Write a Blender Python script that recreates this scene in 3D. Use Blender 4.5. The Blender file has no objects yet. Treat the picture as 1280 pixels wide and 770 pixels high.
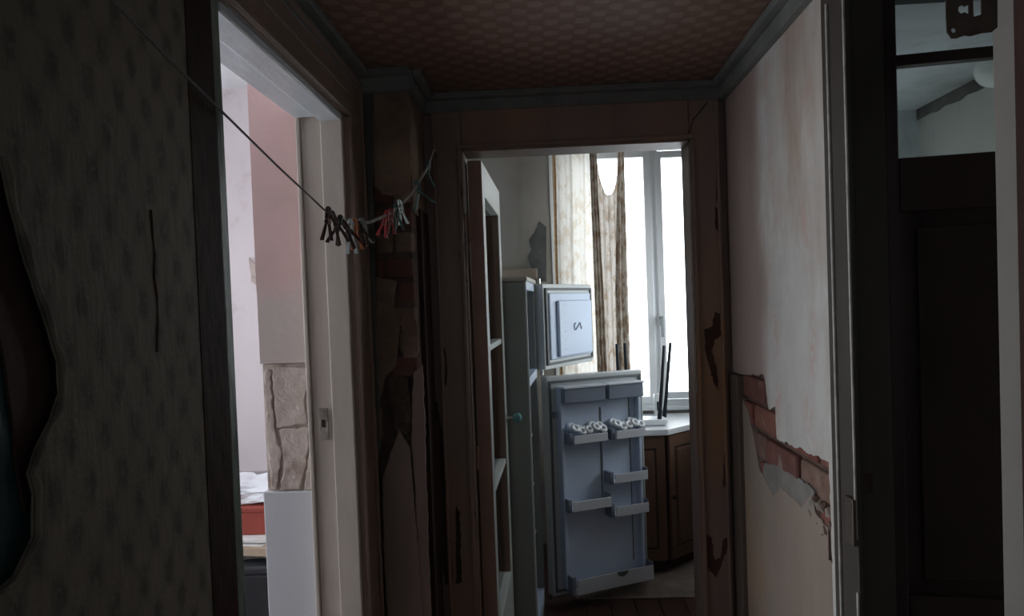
import bpy, bmesh, math, random
from math import sin, cos, pi, radians, sqrt
from mathutils import Vector, Matrix, noise

# ------------------------------------------------------------------ camera, world, light, exposure
SC = bpy.context.scene
COL = SC.collection
FPX, CY, EYE = 940.0, 406.0, 1.5
ROLL, YAW, PITCH = radians(2.1), radians(2.61), radians(1.48)
Fw = Vector((-sin(YAW) * cos(PITCH), cos(YAW) * cos(PITCH), -sin(PITCH)))
Rt = Vector((cos(YAW), sin(YAW), 0))
Up = Rt.cross(Fw)
Sx = cos(ROLL) * Rt - sin(ROLL) * Up
Sy = sin(ROLL) * Rt + cos(ROLL) * Up
cd = bpy.data.cameras.new('camera')
cam = bpy.data.objects.new('camera', cd); COL.objects.link(cam)
cd.sensor_fit = 'HORIZONTAL'; cd.sensor_width = 36
cd.lens = FPX / 1280 * 36
cd.shift_y = (CY - 385) / 1280
cd.clip_start = 0.02
m = Matrix((Sx, Sy, -Fw)).transposed().to_4x4(); m.translation = Vector((0, 0, EYE))
cam.matrix_world = m
SC.camera = cam

def at(px, py, ax, v):
    """world point on the plane axis=v met by the sight line of a photograph pixel"""
    d = Fw + Sx * ((px - 640) / FPX) - Sy * ((py - CY) / FPX)
    o = Vector((0, 0, EYE))
    return o + d * ((v - o[ax]) / d[ax])

SC.view_settings.view_transform = 'Standard'
SC.view_settings.look = 'None'
SC.view_settings.gamma = 1
SC.view_settings.use_curve_mapping = False
SC.view_settings.exposure = -0.25
w = bpy.data.worlds.new('overcast sky'); SC.world = w; w.use_nodes = True
bg = w.node_tree.nodes['Background']
bg.inputs[0].default_value = (0.93, 0.97, 1.0, 1); bg.inputs[1].default_value = 7.5
SC.cycles.use_denoising = True
SC.cycles.diffuse_bounces = 6

def portal(name, loc, direction, sx, sy):
    l = bpy.data.lights.new(name, 'AREA'); l.shape = 'RECTANGLE'; l.size = sx; l.size_y = sy
    l.cycles.is_portal = True
    o = bpy.data.objects.new(name, l); COL.objects.link(o); o.location = loc
    o.rotation_euler = Vector(direction).to_track_quat('-Z', 'Y').to_euler()
portal('portal_kitchen', (0.62, 4.86, 1.66), (0, -1, 0), 1.1, 1.64)
portal('portal_left_room', (-2.75, 2.0, 1.5), (1, 0, 0), 2.4, 1.8)
portal('portal_kitchen_side', (1.33, 4.05, 1.5), (-1, 0, 0), 0.95, 0.8)
portal('portal_toilet', (1.34, 1.95, 1.2), (-1, 0, 0), 0.6, 0.95)
portal('portal_entry', (0.0, -1.66, 1.6), (0, 1, 0), 0.36, 0.4)

# ------------------------------------------------------------------ helpers
random.seed(7)
def tag(o, label=None, cat=None, group=None, kind=None):
    if label: o['label'] = label
    if cat: o['category'] = cat
    if group: o['group'] = group
    if kind: o['kind'] = kind
    return o

def empty(name, loc, label=None, cat=None, group=None, kind=None):
    o = bpy.data.objects.new(name, None); COL.objects.link(o); o.location = loc
    o.empty_display_size = .05
    return tag(o, label, cat, group, kind)

def wloc(o):
    v = Vector((0, 0, 0))
    while o is not None:
        v += o.location; o = o.parent
    return v

def obj(name, bm, mat, parent=None, smooth=False, bevel=0):
    """link a bmesh given in world coordinates as one object, its origin at its base centre"""
    xs = [v.co for v in bm.verts]
    lo = Vector([min(c[i] for c in xs) for i in range(3)]); hi = Vector([max(c[i] for c in xs) for i in range(3)])
    base = Vector(((lo.x + hi.x) / 2, (lo.y + hi.y) / 2, lo.z))
    bmesh.ops.recalc_face_normals(bm, faces=bm.faces)
    bmesh.ops.translate(bm, verts=bm.verts, vec=-base)
    me = bpy.data.meshes.new(name); bm.to_mesh(me); bm.free()
    if isinstance(mat, (list, tuple)):
        for q in mat: me.materials.append(q)
    else: me.materials.append(mat)
    if smooth:
        for p in me.polygons: p.use_smooth = True
    o = bpy.data.objects.new(name, me); COL.objects.link(o)
    o.location = base - (wloc(parent) if parent else Vector((0, 0, 0)))
    o.parent = parent
    if bevel:
        b = o.modifiers.new('bevel', 'BEVEL'); b.width = bevel; b.segments = 2; b.limit_method = 'ANGLE'
    return o

def box(bm, x0, x1, y0, y1, z0, z1):
    vs = [bm.verts.new((x, y, z)) for z in (z0, z1) for x, y in ((x0, y0), (x1, y0), (x1, y1), (x0, y1))]
    for f in ((0, 3, 2, 1), (4, 5, 6, 7), (0, 1, 5, 4), (1, 2, 6, 5), (2, 3, 7, 6), (3, 0, 4, 7)):
        bm.faces.new([vs[i] for i in f])
    return vs
def bx(*a):
    bm = bmesh.new(); box(bm, *a); return bm
def boxes(*l):
    bm = bmesh.new()
    for a in l: box(bm, *a)
    return bm
def prism(bm, pts, vec):
    """extrude a polygon by vec"""
    vec = Vector(vec)
    a = [bm.verts.new(p) for p in pts]; b = [bm.verts.new(Vector(p) + vec) for p in pts]
    n = len(a)
    bm.faces.new(a); bm.faces.new(b[::-1])
    for i in range(n): bm.faces.new((a[i], b[i], b[(i + 1) % n], a[(i + 1) % n]))
def pr(pts, vec):
    bm = bmesh.new(); prism(bm, pts, vec); return bm
def obox(bm, o, ex, ey, ez, a0, a1, b0, b1, c0, c1):
    """box in a local frame"""
    vs = [bm.verts.new(o + ex * a + ey * b + ez * c) for c in (c0, c1) for a, b in ((a0, b0), (a1, b0), (a1, b1), (a0, b1))]
    for f in ((0, 3, 2, 1), (4, 5, 6, 7), (0, 1, 5, 4), (1, 2, 6, 5), (2, 3, 7, 6), (3, 0, 4, 7)):
        bm.faces.new([vs[i] for i in f])
def tube(bm, pts, r, seg=8, r2=None):
    pts = [Vector(p) for p in pts]; rings = []; n = len(pts)
    for i, p in enumerate(pts):
        t = (pts[min(i + 1, n - 1)] - pts[max(i - 1, 0)]).normalized()
        u = t.cross(Vector((0, 0, 1)))
        if u.length < 1e-3: u = t.cross(Vector((1, 0, 0)))
        u.normalize(); v = t.cross(u)
        rr = r if r2 is None else r + (r2 - r) * i / (n - 1)
        rings.append([bm.verts.new(p + (u * cos(a) + v * sin(a)) * rr) for a in [2 * pi * k / seg for k in range(seg)]])
    for i in range(n - 1):
        for k in range(seg):
            bm.faces.new((rings[i][k], rings[i][(k + 1) % seg], rings[i + 1][(k + 1) % seg], rings[i + 1][k]))
    bm.faces.new(rings[0]); bm.faces.new(rings[-1][::-1])
def rag(pts, amp, step=.03, skip=()):
    """roughen the outline of a torn or broken piece, skipping straight edges"""
    out = []; n = len(pts)
    for i in range(n):
        a, b = Vector(pts[i]), Vector(pts[(i + 1) % n]); out.append(a)
        if i in skip: continue
        L = (b - a).length; k = int(L / step)
        t = (b - a).normalized()
        for j in range(1, k):
            q = a + (b - a) * (j / k)
            ax = [c for c in range(3) if max(abs(Vector(p)[c] - Vector(pts[0])[c]) for p in pts) > 1e-4]
            for c in ax: q[c] += random.uniform(-amp, amp)
            out.append(q)
    return out

# ------------------------------------------------------------------ materials
def nt(name):
    m = bpy.data.materials.new(name); m.use_nodes = True
    return m, m.node_tree, m.node_tree.nodes['Principled BSDF']
def N(t, kind, **kw):
    n = t.nodes.new(kind)
    for k, v in kw.items():
        if hasattr(n, k) and not k.startswith('i_'): setattr(n, k, v)
    return n
def noise_tex(t, vec, scale, detail=6, rough=.6, stretch=None):
    n = t.nodes.new('ShaderNodeTexNoise'); n.inputs['Scale'].default_value = scale
    n.inputs['Detail'].default_value = detail; n.inputs['Roughness'].default_value = rough
    if stretch:
        mp = t.nodes.new('ShaderNodeMapping'); mp.inputs['Scale'].default_value = stretch
        t.links.new(vec, mp.inputs[0]); vec = mp.outputs[0]
    t.links.new(vec, n.inputs['Vector']); return n.outputs['Fac']
def ramp(t, fac, lo, hi, c0=(0, 0, 0, 1), c1=(1, 1, 1, 1)):
    r = t.nodes.new('ShaderNodeValToRGB'); r.color_ramp.elements[0].position = lo; r.color_ramp.elements[1].position = hi
    r.color_ramp.elements[0].color = c0; r.color_ramp.elements[1].color = c1
    t.links.new(fac, r.inputs[0]); return r.outputs[0]
def mixc(t, fac, a, b, mode='MIX'):
    n = t.nodes.new('ShaderNodeMix'); n.data_type = 'RGBA'; n.blend_type = mode
    for s, v in ((n.inputs[0], fac), (n.inputs[6], a), (n.inputs[7], b)):
        if isinstance(v, (int, float)): s.default_value = v
        elif isinstance(v, (tuple, list)): s.default_value = (*v[:3], 1)
        else: t.links.new(v, s)
    return n.outputs[2]
def math_(t, op, a, b=None, c=None):
    n = t.nodes.new('ShaderNodeMath'); n.operation = op
    for i, v in enumerate((a, b, c)):
        if v is None: continue
        if isinstance(v, (int, float)): n.inputs[i].default_value = v
        else: t.links.new(v, n.inputs[i])
    return n.outputs[0]
def bump(t, b, h, s=.3, dist=.004):
    n = t.nodes.new('ShaderNodeBump'); n.inputs['Strength'].default_value = s; n.inputs['Distance'].default_value = dist
    t.links.new(h, n.inputs['Height']); t.links.new(n.outputs[0], b.inputs['Normal'])
def coord(t):
    # world position, so that texture runs on across neighbouring parts
    g = t.nodes.new('ShaderNodeNewGeometry'); return g.outputs['Position']

def mat(name, a, b=None, scale=6, rough=.75, bs=.35, bscale=60, stain=None, stretch=None, metallic=0, spec=.4, chips=None, bdist=.004):
    """two-tone mottled surface; stain=(colour, scale, low, high); chips=(colour, scale, threshold)"""
    m, t, bs_ = nt(name); v = coord(t)
    b = b or tuple(x * .8 for x in a)
    c = mixc(t, ramp(t, noise_tex(t, v, scale, stretch=stretch), .35, .65), a, b)
    if stain:
        c = mixc(t, ramp(t, noise_tex(t, v, stain[1], 8, .65, stretch), stain[2], stain[3]), c, stain[0])
    if chips:
        f = ramp(t, noise_tex(t, v, chips[1], 10, .7, chips[3] if len(chips) > 3 else None), chips[2], chips[2] + .015)
        c = mixc(t, f, c, chips[0])
    t.links.new(c, bs_.inputs['Base Color'])
    bs_.inputs['Roughness'].default_value = rough; bs_.inputs['Metallic'].default_value = metallic
    bs_.inputs['Specular IOR Level'].default_value = spec
    if bs: bump(t, bs_, noise_tex(t, v, bscale, 6, .6, stretch), bs, bdist)
    return m
MA = {}
def glass_mat():
    m = bpy.data.materials.new('window glass'); m.use_nodes = True; t = m.node_tree; t.nodes.clear()
    o = t.nodes.new('ShaderNodeOutputMaterial'); mx = t.nodes.new('ShaderNodeMixShader')
    tr = t.nodes.new('ShaderNodeBsdfTransparent'); tr.inputs[0].default_value = (.93, .94, .945, 1)
    gl = t.nodes.new('ShaderNodeBsdfGlossy'); gl.inputs['Roughness'].default_value = .04
    fr = t.nodes.new('ShaderNodeFresnel'); fr.inputs[0].default_value = 1.35
    t.links.new(fr.outputs[0], mx.inputs[0]); t.links.new(tr.outputs[0], mx.inputs[1]); t.links.new(gl.outputs[0], mx.inputs[2])
    t.links.new(mx.outputs[0], o.inputs[0]); return m
GLASS = glass_mat()

def lattice_paper(name, base, base2, motif, a, b, axes, amount=.6, rough=.7):
    m, t, bs = nt(name); v = coord(t)
    wob = t.nodes.new('ShaderNodeTexNoise'); wob.inputs['Scale'].default_value = 28; wob.inputs['Detail'].default_value = 6; wob.inputs['Roughness'].default_value = .7
    t.links.new(v, wob.inputs[0])
    ad = t.nodes.new('ShaderNodeVectorMath'); ad.operation = 'MULTIPLY_ADD'
    t.links.new(wob.outputs['Color'], ad.inputs[0]); ad.inputs[1].default_value = (.018, .018, .018); t.links.new(v, ad.inputs[2])
    sp = t.nodes.new('ShaderNodeSeparateXYZ'); t.links.new(ad.outputs[0], sp.inputs[0])
    p = math_(t, 'COSINE', math_(t, 'MULTIPLY', sp.outputs[axes[0]], 2 * pi / a))
    q = math_(t, 'COSINE', math_(t, 'MULTIPLY', sp.outputs[axes[1]], 2 * pi / b))
    pq = math_(t, 'MULTIPLY', p, q)
    c = mixc(t, ramp(t, noise_tex(t, v, 3.5), .35, .7), base, base2)
    f = ramp(t, math_(t, 'ADD', pq, math_(t, 'MULTIPLY', math_(t, 'SUBTRACT', noise_tex(t, v, 45, 5, .7), .5), 1.6)), .0, .8)
    fine = ramp(t, noise_tex(t, v, 60, 4, .7), .3, .5)
    f2 = math_(t, 'MULTIPLY', math_(t, 'MULTIPLY', f, fine), amount)
    c = mixc(t, f2, c, motif)
    ring = math_(t, 'COMPARE', pq, 0.0, .06)
    c = mixc(t, math_(t, 'MULTIPLY', ring, .12), c, motif)
    t.links.new(c, bs.inputs['Base Color']); bs.inputs['Roughness'].default_value = rough
    h = math_(t, 'ADD', noise_tex(t, v, 9, 5), math_(t, 'MULTIPLY', noise_tex(t, v, 70, 4, .5, (1, 1, .25)), .35))
    bs.inputs['Specular IOR Level'].default_value = .12
    bump(t, bs, h, .5, .012)
    return m

def rosette_ceiling():
    m, t, bs = nt('ceiling lattice paper'); v = coord(t)
    sp = t.nodes.new('ShaderNodeSeparateXYZ'); t.links.new(v, sp.inputs[0])
    k = 2 * pi / .075
    p = math_(t, 'COSINE', math_(t, 'MULTIPLY', sp.outputs[0], k)); q = math_(t, 'COSINE', math_(t, 'MULTIPLY', sp.outputs[1], k))
    pq = math_(t, 'MULTIPLY', p, q)
    c = mixc(t, ramp(t, noise_tex(t, v, 2.5), .35, .7), (.31, .20, .15), (.23, .155, .12))
    c = mixc(t, ramp(t, math_(t, 'ADD', pq, math_(t, 'MULTIPLY', math_(t, 'SUBTRACT', noise_tex(t, v, 45), .5), 1.3)), -.25, .35), (.19, .11, .08), c)
    t.links.new(c, bs.inputs['Base Color']); bs.inputs['Roughness'].default_value = .62
    bump(t, bs, math_(t, 'ADD', math_(t, 'MULTIPLY', pq, .5), noise_tex(t, v, 40)), .5, .004)
    return m

def garland_wall():
    """old whitish paper with faded pink garlands and yellow-brown water stains"""
    m, t, bs = nt('faded garland paper'); v = coord(t)
    sp = t.nodes.new('ShaderNodeSeparateXYZ'); t.links.new(v, sp.inputs[0])
    c = mixc(t, ramp(t, noise_tex(t, v, 5), .35, .7), (.60, .585, .565), (.50, .475, .455))
    c = mixc(t, ramp(t, noise_tex(t, v, 3, 8, .7, (1, 1, .35)), .45, .68), c, (.39, .30, .245))
    # pinkish zone next to the end wall, tint plus shade put into the colour
    edge = math_(t, 'ADD', sp.outputs[1], math_(t, 'MULTIPLY', math_(t, 'SUBTRACT', noise_tex(t, v, 5), .5), .12))
    c = mixc(t, ramp(t, edge, 2.08, 2.16) if False else math_(t, 'MULTIPLY', math_(t, 'SMOOTH_MIN', math_(t, 'MAXIMUM', math_(t, 'MULTIPLY', math_(t, 'SUBTRACT', edge, 2.01), 14), 0.0), 1.0, .3), .75), c, (.30, .20, .175))
    tot = None
    for y0, z0, ph in ((1.70, 0, 0), (1.96, .2, 2), (1.44, .4, 1)):
        wv = math_(t, 'MULTIPLY', math_(t, 'SINE', math_(t, 'ADD', math_(t, 'MULTIPLY', sp.outputs[2], 14), ph)), .025)
        d = math_(t, 'ABSOLUTE', math_(t, 'SUBTRACT', math_(t, 'ADD', sp.outputs[1], wv), y0))
        f = ramp(t, d, .0, .05, (1, 1, 1, 1), (0, 0, 0, 1))
        tot = f if tot is None else math_(t, 'MAXIMUM', tot, f)
    vo = t.nodes.new('ShaderNodeTexVoronoi'); vo.inputs['Scale'].default_value = 38; t.links.new(v, vo.inputs['Vector'])
    fl = ramp(t, vo.outputs['Distance'], .25, .55)
    gate = ramp(t, noise_tex(t, v, 7), .45, .6)
    f = math_(t, 'MULTIPLY', math_(t, 'MULTIPLY', tot, fl), math_(t, 'MULTIPLY', gate, .55))
    c = mixc(t, f, c, (.50, .29, .24))
    c = mixc(t, ramp(t, noise_tex(t, v, 26, 10, .8), .70, .73), c, (.16, .12, .10))
    t.links.new(c, bs.inputs['Base Color']); bs.inputs['Roughness'].default_value = .6
    bump(t, bs, math_(t, 'ADD', noise_tex(t, v, 14, 5, .5, (1, 1, .3)), math_(t, 'MULTIPLY', noise_tex(t, v, 80), .3)), .4, .008)
    return m

def curtain_mat(name, strength, base=(.84, .82, .77), blot=(.55, .40, .24), tr=.45, lo=.5):
    m, t, bs = nt(name); v = coord(t)
    c = mixc(t, ramp(t, noise_tex(t, v, 26, 6, .65, (1, 1, .6)), lo, lo + .12), base, blot)
    c = mixc(t, strength, base, c)
    t.links.new(c, bs.inputs['Base Color']); bs.inputs['Roughness'].default_value = .9
    t.nodes.remove(bs)
    o = t.nodes['Material Output']
    d = t.nodes.new('ShaderNodeBsdfDiffuse'); tl = t.nodes.new('ShaderNodeBsdfTranslucent'); mx = t.nodes.new('ShaderNodeMixShader')
    mx.inputs[0].default_value = tr
    t.links.new(c, d.inputs[0]); t.links.new(c, tl.inputs[0])
    t.links.new(d.outputs[0], mx.inputs[1]); t.links.new(tl.outputs[0], mx.inputs[2])
    t.links.new(mx.outputs[0], o.inputs[0]); return m

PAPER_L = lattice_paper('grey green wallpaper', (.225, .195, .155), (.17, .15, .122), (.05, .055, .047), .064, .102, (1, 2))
PAPER_SHADE = lattice_paper('shaded edge wallpaper', (.050, .020, .015), (.034, .015, .012), (.012, .007, .006), .064, .102, (1, 2))  # shade at the wallpaper's edge put into a darker, redder copy
CEIL = rosette_ceiling()
GARL = garland_wall()
TEAL = mat('teal oil paint', (.035, .085, .09), (.025, .06, .065), 3, .5, .2, 30)
BROWNLAY = mat('brown under layer', (.06, .025, .02), (.035, .015, .013), 5, .8, .5, 40)
MOULD = mat('grey ceiling batten paint', (.19, .19, .185), (.13, .135, .135), 9, .5, .4, 50, chips=((.10, .06, .05), 14, .66))
CASE = mat('worn brown door frame paint', (.26, .185, .155), (.20, .137, .112), 5, .5, .35, 30, stain=((.34, .19, .10), 3, .5, .75), stretch=(1, 1, .25), chips=((.055, .03, .025), 9, .64, (1, 1, .2)))
CASEL = mat('old cream frame paint', (.55, .485, .43), (.47, .41, .36), 6, .42, .3, 40, stain=((.40, .29, .19), 4, .6, .8), stretch=(1, 1, .3))
CASEO = mat('brown casing of left doorway', (.25, .175, .135), (.19, .13, .10), 6, .38, .45, 40, stretch=(1, .4, .25), chips=((.09, .055, .04), 10, .66))
GREENLIT = mat('flaking jamb paint lit green', (.32, .41, .35), (.10, .12, .10), 22, .25, 1, 60, stretch=(1, 1, .2), bdist=.006)  # greenish light and highlights painted into the flaking paint
DARKWOOD = mat('dark brown oil paint', (.05, .03, .027), (.035, .02, .018), 4, .45, .2, 30)
JAMBD = mat('dark grey brown jamb paint', (.065, .053, .046), (.048, .04, .035), 5, .5, .2, 30, stretch=(1, 1, .2))
WHITELINE = mat('worn and highlit edge', (.50, .47, .44), (.36, .33, .31), 30, .5, .3)
NEARJ = mat('warm grey jamb paint', (.33, .30, .275), (.28, .255, .235), 4, .5, .25, 30, chips=((.10, .08, .07), 18, .72))
PINK = mat('pink distemper', (.70, .47, .455), (.64, .44, .43), 2.5, .85, .25, 40)
PLAST = mat('bare grey pink plaster', (.62, .53, .49), (.52, .44, .40), 6, .9, .6, 25, stain=((.34, .25, .21), 10, .55, .7), bdist=.02)
PALEBLUE = mat('pale bluish painted board', (.60, .61, .65), (.56, .57, .61), 3, .6, .15, 40, stretch=(1, 1, .1))
LROOM = mat('pale mauve wall paint', (.78, .715, .735), (.73, .665, .69), 2, .85, .3, 20, stain=((.50, .41, .41), 4, .6, .8))
WHITEC = mat('white ceiling paint', (.80, .82, .84), (.74, .76, .79), 2, .8, .1)
PLL = mat('lower plaster beige', (.33, .265, .225), (.25, .19, .16), 4, .7, .5, 35, stain=((.42, .27, .17), 3, .5, .75), stretch=(1, 1, .3), bdist=.008)
CEMENT = mat('grey cement', (.27, .255, .24), (.20, .185, .17), 14, .95, .9, 50, bdist=.01)
RUBBLE = mat('broken brown mortar', (.19, .125, .10), (.12, .075, .06), 22, .95, 1, 60, bdist=.012)
BRICKS = [mat('red brick %s' % k, c, tuple(x * .65 for x in c), 18, .9, .7, 60, stain=((.30, .22, .19), 12, .58, .72), bdist=.006)
          for k, c in (('a', (.26, .095, .075)), ('b', (.21, .09, .075)), ('c', (.28, .12, .09)), ('d', (.26, .155, .125)))]
DBR = mat('dirty dark brick', (.15, .065, .05), (.10, .045, .035), 18, .9, .8, 50, stain=((.13, .09, .07), 9, .5, .62), bdist=.006)
PILC = mat('dark crumbling mortar', (.15, .105, .085), (.07, .05, .04), 16, .95, 1, 45, bdist=.015)
PILP = mat('stained brown plaster', (.24, .17, .125), (.16, .105, .08), 9, .9, .8, 35, stain=((.30, .21, .14), 5, .5, .7), bdist=.012)
PILL = mat('pinkish torn paper', (.29, .215, .185), (.24, .17, .145), 5, .7, .4, 35, stretch=(1, 1, .4))
GREENS = mat('grey green strip paint', (.105, .115, .10), (.07, .08, .07), 6, .6, .3, 40)
DARKHOLE = mat('rotten dark wood', (.03, .017, .013), (.055, .03, .022), 20, .9, .9, 60, stretch=(1, 1, .15), bdist=.01)
RUST = mat('bare red brown wood', (.075, .03, .022), (.045, .02, .015), 20, .8, .7, 60, stretch=(1, 1, .3))
KWALL = mat('grey beige kitchen wall', (.47, .46, .435), (.40, .39, .365), 2.2, .85, .3, 20, stain=((.36, .31, .25), 2.5, .55, .8))
KDARK = mat('bare grey cement patch', (.17, .18, .185), (.11, .115, .12), 12, .9, .8, 40)
FLOORB = mat('red brown floor paint', (.10, .045, .035), (.065, .03, .025), 5, .45, .4, 30, stretch=(.3, 1, 1))
LINO = mat('worn beige linoleum', (.42, .36, .32), (.26, .21, .18), 5, .6, .4, 40, stain=((.17, .12, .10), 4, .55, .75))
DOORW = mat('pale green white gloss', (.62, .68, .65), (.55, .61, .58), 5, .3, .3, 40, stain=((.42, .40, .34), 5, .6, .8))
DOORB = mat('brown door edge paint', (.32, .20, .155), (.27, .17, .13), 5, .5, .3, 30)
WHITEP = mat('white plastic profile', (.86, .90, .93), (.84, .88, .91), 3, .3, 0)
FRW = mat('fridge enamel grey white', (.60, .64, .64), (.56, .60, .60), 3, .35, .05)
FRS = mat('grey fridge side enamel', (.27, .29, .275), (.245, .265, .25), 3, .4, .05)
FRL = mat('bluish white fridge liner', (.60, .70, .85), (.56, .66, .81), 3, .35, .05)
FRB = mat('pale door bin plastic', (.70, .74, .79), (.66, .70, .75), 3, .3, .05)
FRE = mat('grey translucent bin end', (.27, .31, .38), (.22, .26, .33), 6, .3, .05)
GASK = mat('grey rubber gasket', (.12, .135, .14), (.16, .17, .17), 9, .6, .1)
CAB = mat('brown cabinet wood', (.17, .095, .065), (.125, .07, .048), 5, .4, .2, 30, stretch=(1, 1, .12))
CABG = mat('dark cabinet groove', (.04, .022, .017), (.03, .017, .013), 5, .5, .1)
WTOP = mat('white worktop laminate', (.78, .81, .84), (.74, .77, .80), 3, .3, .05)
BLK = mat('matt black plastic', (.012, .02, .03), (.01, .015, .022), 3, .4, .05)
METAL = mat('tarnished grey steel', (.16, .13, .11), (.10, .08, .07), 20, .45, .3, 60, metallic=.6)
TURQ = mat('turquoise glass knob', (.15, .42, .42), (.12, .32, .33), 8, .12, 0, spec=.9)
CHROME = mat('dull chrome', (.5, .52, .5), (.4, .42, .4), 8, .25, 0, metallic=1)
REDC = mat('brick red cardboard', (.33, .065, .04), (.27, .05, .035), 6, .6, .2)
BAG = mat('white plastic bag', (.86, .89, .93), (.78, .81, .86), 6, .35, .4, 14, bdist=.02)
BOARDM = mat('dusty pale board', (.46, .36, .27), (.34, .26, .19), 9, .8, .4)
PAPERM = mat('white paper sheets', (.70, .69, .68), (.60, .59, .58), 9, .8, .3)
TRUNK = mat('black vinyl', (.025, .027, .032), (.018, .02, .024), 9, .5, .3)
TOIL = mat('blue grey toilet plaster', (.60, .65, .68), (.52, .57, .60), 2.5, .85, .4, 20, stain=((.30, .31, .29), 3, .5, .8))
TOIR = mat('grey green toilet wall', (.52, .53, .50), (.45, .465, .44), 3, .85, .4, 25, stain=((.26, .26, .24), 4, .5, .75), stretch=(1, 1, .3))
MOULDB = mat('black mould on plaster', (.10, .10, .095), (.17, .17, .16), 14, .9, .8, 30)
ROPE = mat('white washing line', (.45, .43, .41), (.36, .34, .32), 80, .8, .5, 200)
ROPED = mat('grey dusty line', (.20, .19, .18), (.14, .13, .125), 80, .8, .5, 200)
LAMPG = mat('white lamp globe', (.72, .76, .74), (.68, .72, .70), 3, .25, 0)

def stub_mat():
    m, t, bs = nt('pink distemper fading to bare plaster'); v = coord(t)
    sp = t.nodes.new('ShaderNodeSeparateXYZ'); t.links.new(v, sp.inputs[0])
    h = math_(t, 'ADD', sp.outputs[2], math_(t, 'MULTIPLY', math_(t, 'SUBTRACT', noise_tex(t, v, 7, 5), .5), .22))
    f = math_(t, 'MINIMUM', math_(t, 'MAXIMUM', math_(t, 'MULTIPLY', math_(t, 'SUBTRACT', h, 1.50), 9), 0.0), 1.0)
    a = mixc(t, ramp(t, noise_tex(t, v, 4), .35, .65), (.58, .51, .48), (.52, .44, .415))
    b = mixc(t, ramp(t, noise_tex(t, v, 5), .35, .65), (.66, .45, .44), (.58, .41, .395))
    t.links.new(mixc(t, f, a, b), bs.inputs['Base Color']); bs.inputs['Roughness'].default_value = .85
    bump(t, bs, noise_tex(t, v, 30), .35, .004); return m

# ------------------------------------------------------------------ the shell
XL, XR, D, CE = -.52, .585, 2.42, 2.18
def S(name, bm, m, label, cat, parent=None, **k):
    return tag(obj(name, bm, m, parent, **k), label, cat, kind='structure')

fl = empty('floor', (0, 1, 0), 'dark red brown painted board floor running through the rooms', 'floor', kind='structure')
obj('subfloor', bx(-3.3, 1.6, -1.7, 4.9, -.12, -.022), FLOORB, fl)
for k in range(18):      # kitchen floor boards
    x0 = -.95 + k * .122
    obj('floorboard', bx(x0, x0 + .119, 2.43, 4.72, -.021, random.uniform(-.002, 0)), FLOORB, fl, bevel=.002)
for k in range(8):      # hall floor boards
    x0 = -.52 + k * .139
    obj('floorboard', bx(x0, x0 + .136, -1.5, 2.43, -.021, random.uniform(-.002, 0)), FLOORB, fl, bevel=.002)
obj('floor_covering', bx(-2.65, -.645, -.5, 3.62, -.021, 0), LINO, fl)
obj('floor_covering', bx(.7, 1.24, .6, 2.4, -.021, 0), LINO, fl)

S('ceiling', bx(XL - .1, XR + .1, -1.5, 2.42, CE, CE + .04), CEIL, 'low hallway ceiling papered with a brown lattice pattern', 'ceiling')
S('ceiling_kitchen', bx(-.98, 1.32, 2.42, 4.8, 2.75, 2.8), WHITEC, 'white ceiling of the kitchen beyond the end doorway', 'ceiling')

# left wall: teal painted base, brown layer, torn wallpaper
lw = empty('wall_left', (XL - .06, .3, 0), 'left hallway wall under torn grey green patterned wallpaper', 'wall', kind='structure')
obj('masonry', boxes((XL - .12, XL - .012, -1.5, 1.195, 0, CE), (XL - .12, XL - .012, 1.195, 2.022, 2.062, CE), (XL - .11, XL - .012, 2.022, 2.50, 0, CE)), TEAL, lw)
P = lambda l: [at(x, y, 0, XL) for x, y in l]
tear = [(0, 196), (12, 250), (28, 312), (45, 365), (62, 415), (73, 452), (75, 492), (64, 525), (46, 560), (36, 592), (43, 618), (42, 672), (20, 718), (-4, 742)]
pt = P(tear)
poly = [Vector((XL, 1.107, CE)), Vector((XL, -1.45, CE)), Vector((XL, -1.45, 1.9)), Vector((XL, .55, 1.82))] + pt + \
       [Vector((XL, .55, 1.05)), Vector((XL, -1.45, .9)), Vector((XL, -1.45, 0)), Vector((XL, 1.107, 0))]
poly = rag(poly, .0009, .012, skip=(0, 1, 2, len(poly) - 4, len(poly) - 3, len(poly) - 2, len(poly) - 1))
poly = [Vector((XL, p.y, p.z)) for p in poly]
obj('wallpaper', pr(poly, (-.003, 0, 0)), PAPER_L, lw)
# the paper hangs away from the wall at the tear: a curled lip
bm = bmesh.new(); rows = []
for i in range(60):
    u = i / 59 * (len(pt) - 1); k = min(int(u), len(pt) - 2); p = pt[k].lerp(pt[k + 1], u - k)
    o_ = Vector((0, -1, 0)) * .0
    row = [p + Vector((-.002, .012, 0)), p + Vector((.006 + .002 * sin(i * .9), .004, 0)), p + Vector((.005, -.003, .001 * sin(i * 2.1))), p + Vector((.000, .001, 0))]
    rows.append([bm.verts.new(q) for q in row])
for i in range(59):
    for k in range(3): bm.faces.new((rows[i][k], rows[i][k + 1], rows[i + 1][k + 1], rows[i + 1][k]))
obj('paper_curl', bm, PAPER_L, lw, smooth=True)
brown = P([(-30, 150), (20, 200), (85, 440), (90, 500), (60, 640), (42, 640), (34, 600), (26, 520), (12, 430), (-30, 300)])
obj('under_layer', pr([Vector((XL - .008, p.y, p.z)) for p in rag(brown, .002, .02)], (-.003, 0, 0)), BROWNLAY, lw)
obj('shaded_paper', bx(XL - .011, XL + .0012, 1.1072, 1.1955, 0, CE - .05), PAPER_SHADE, lw)  # wallpaper strip beside the jamb, its shade painted in
# long tear in the paper
crk = P([(188, 262), (190, 290), (193, 318), (192, 345), (196, 372), (197, 400), (196, 440)])
bm = bmesh.new(); tube(bm, crk, .0022, 5); obj('paper_tear', bm, BROWNLAY, lw)

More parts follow.
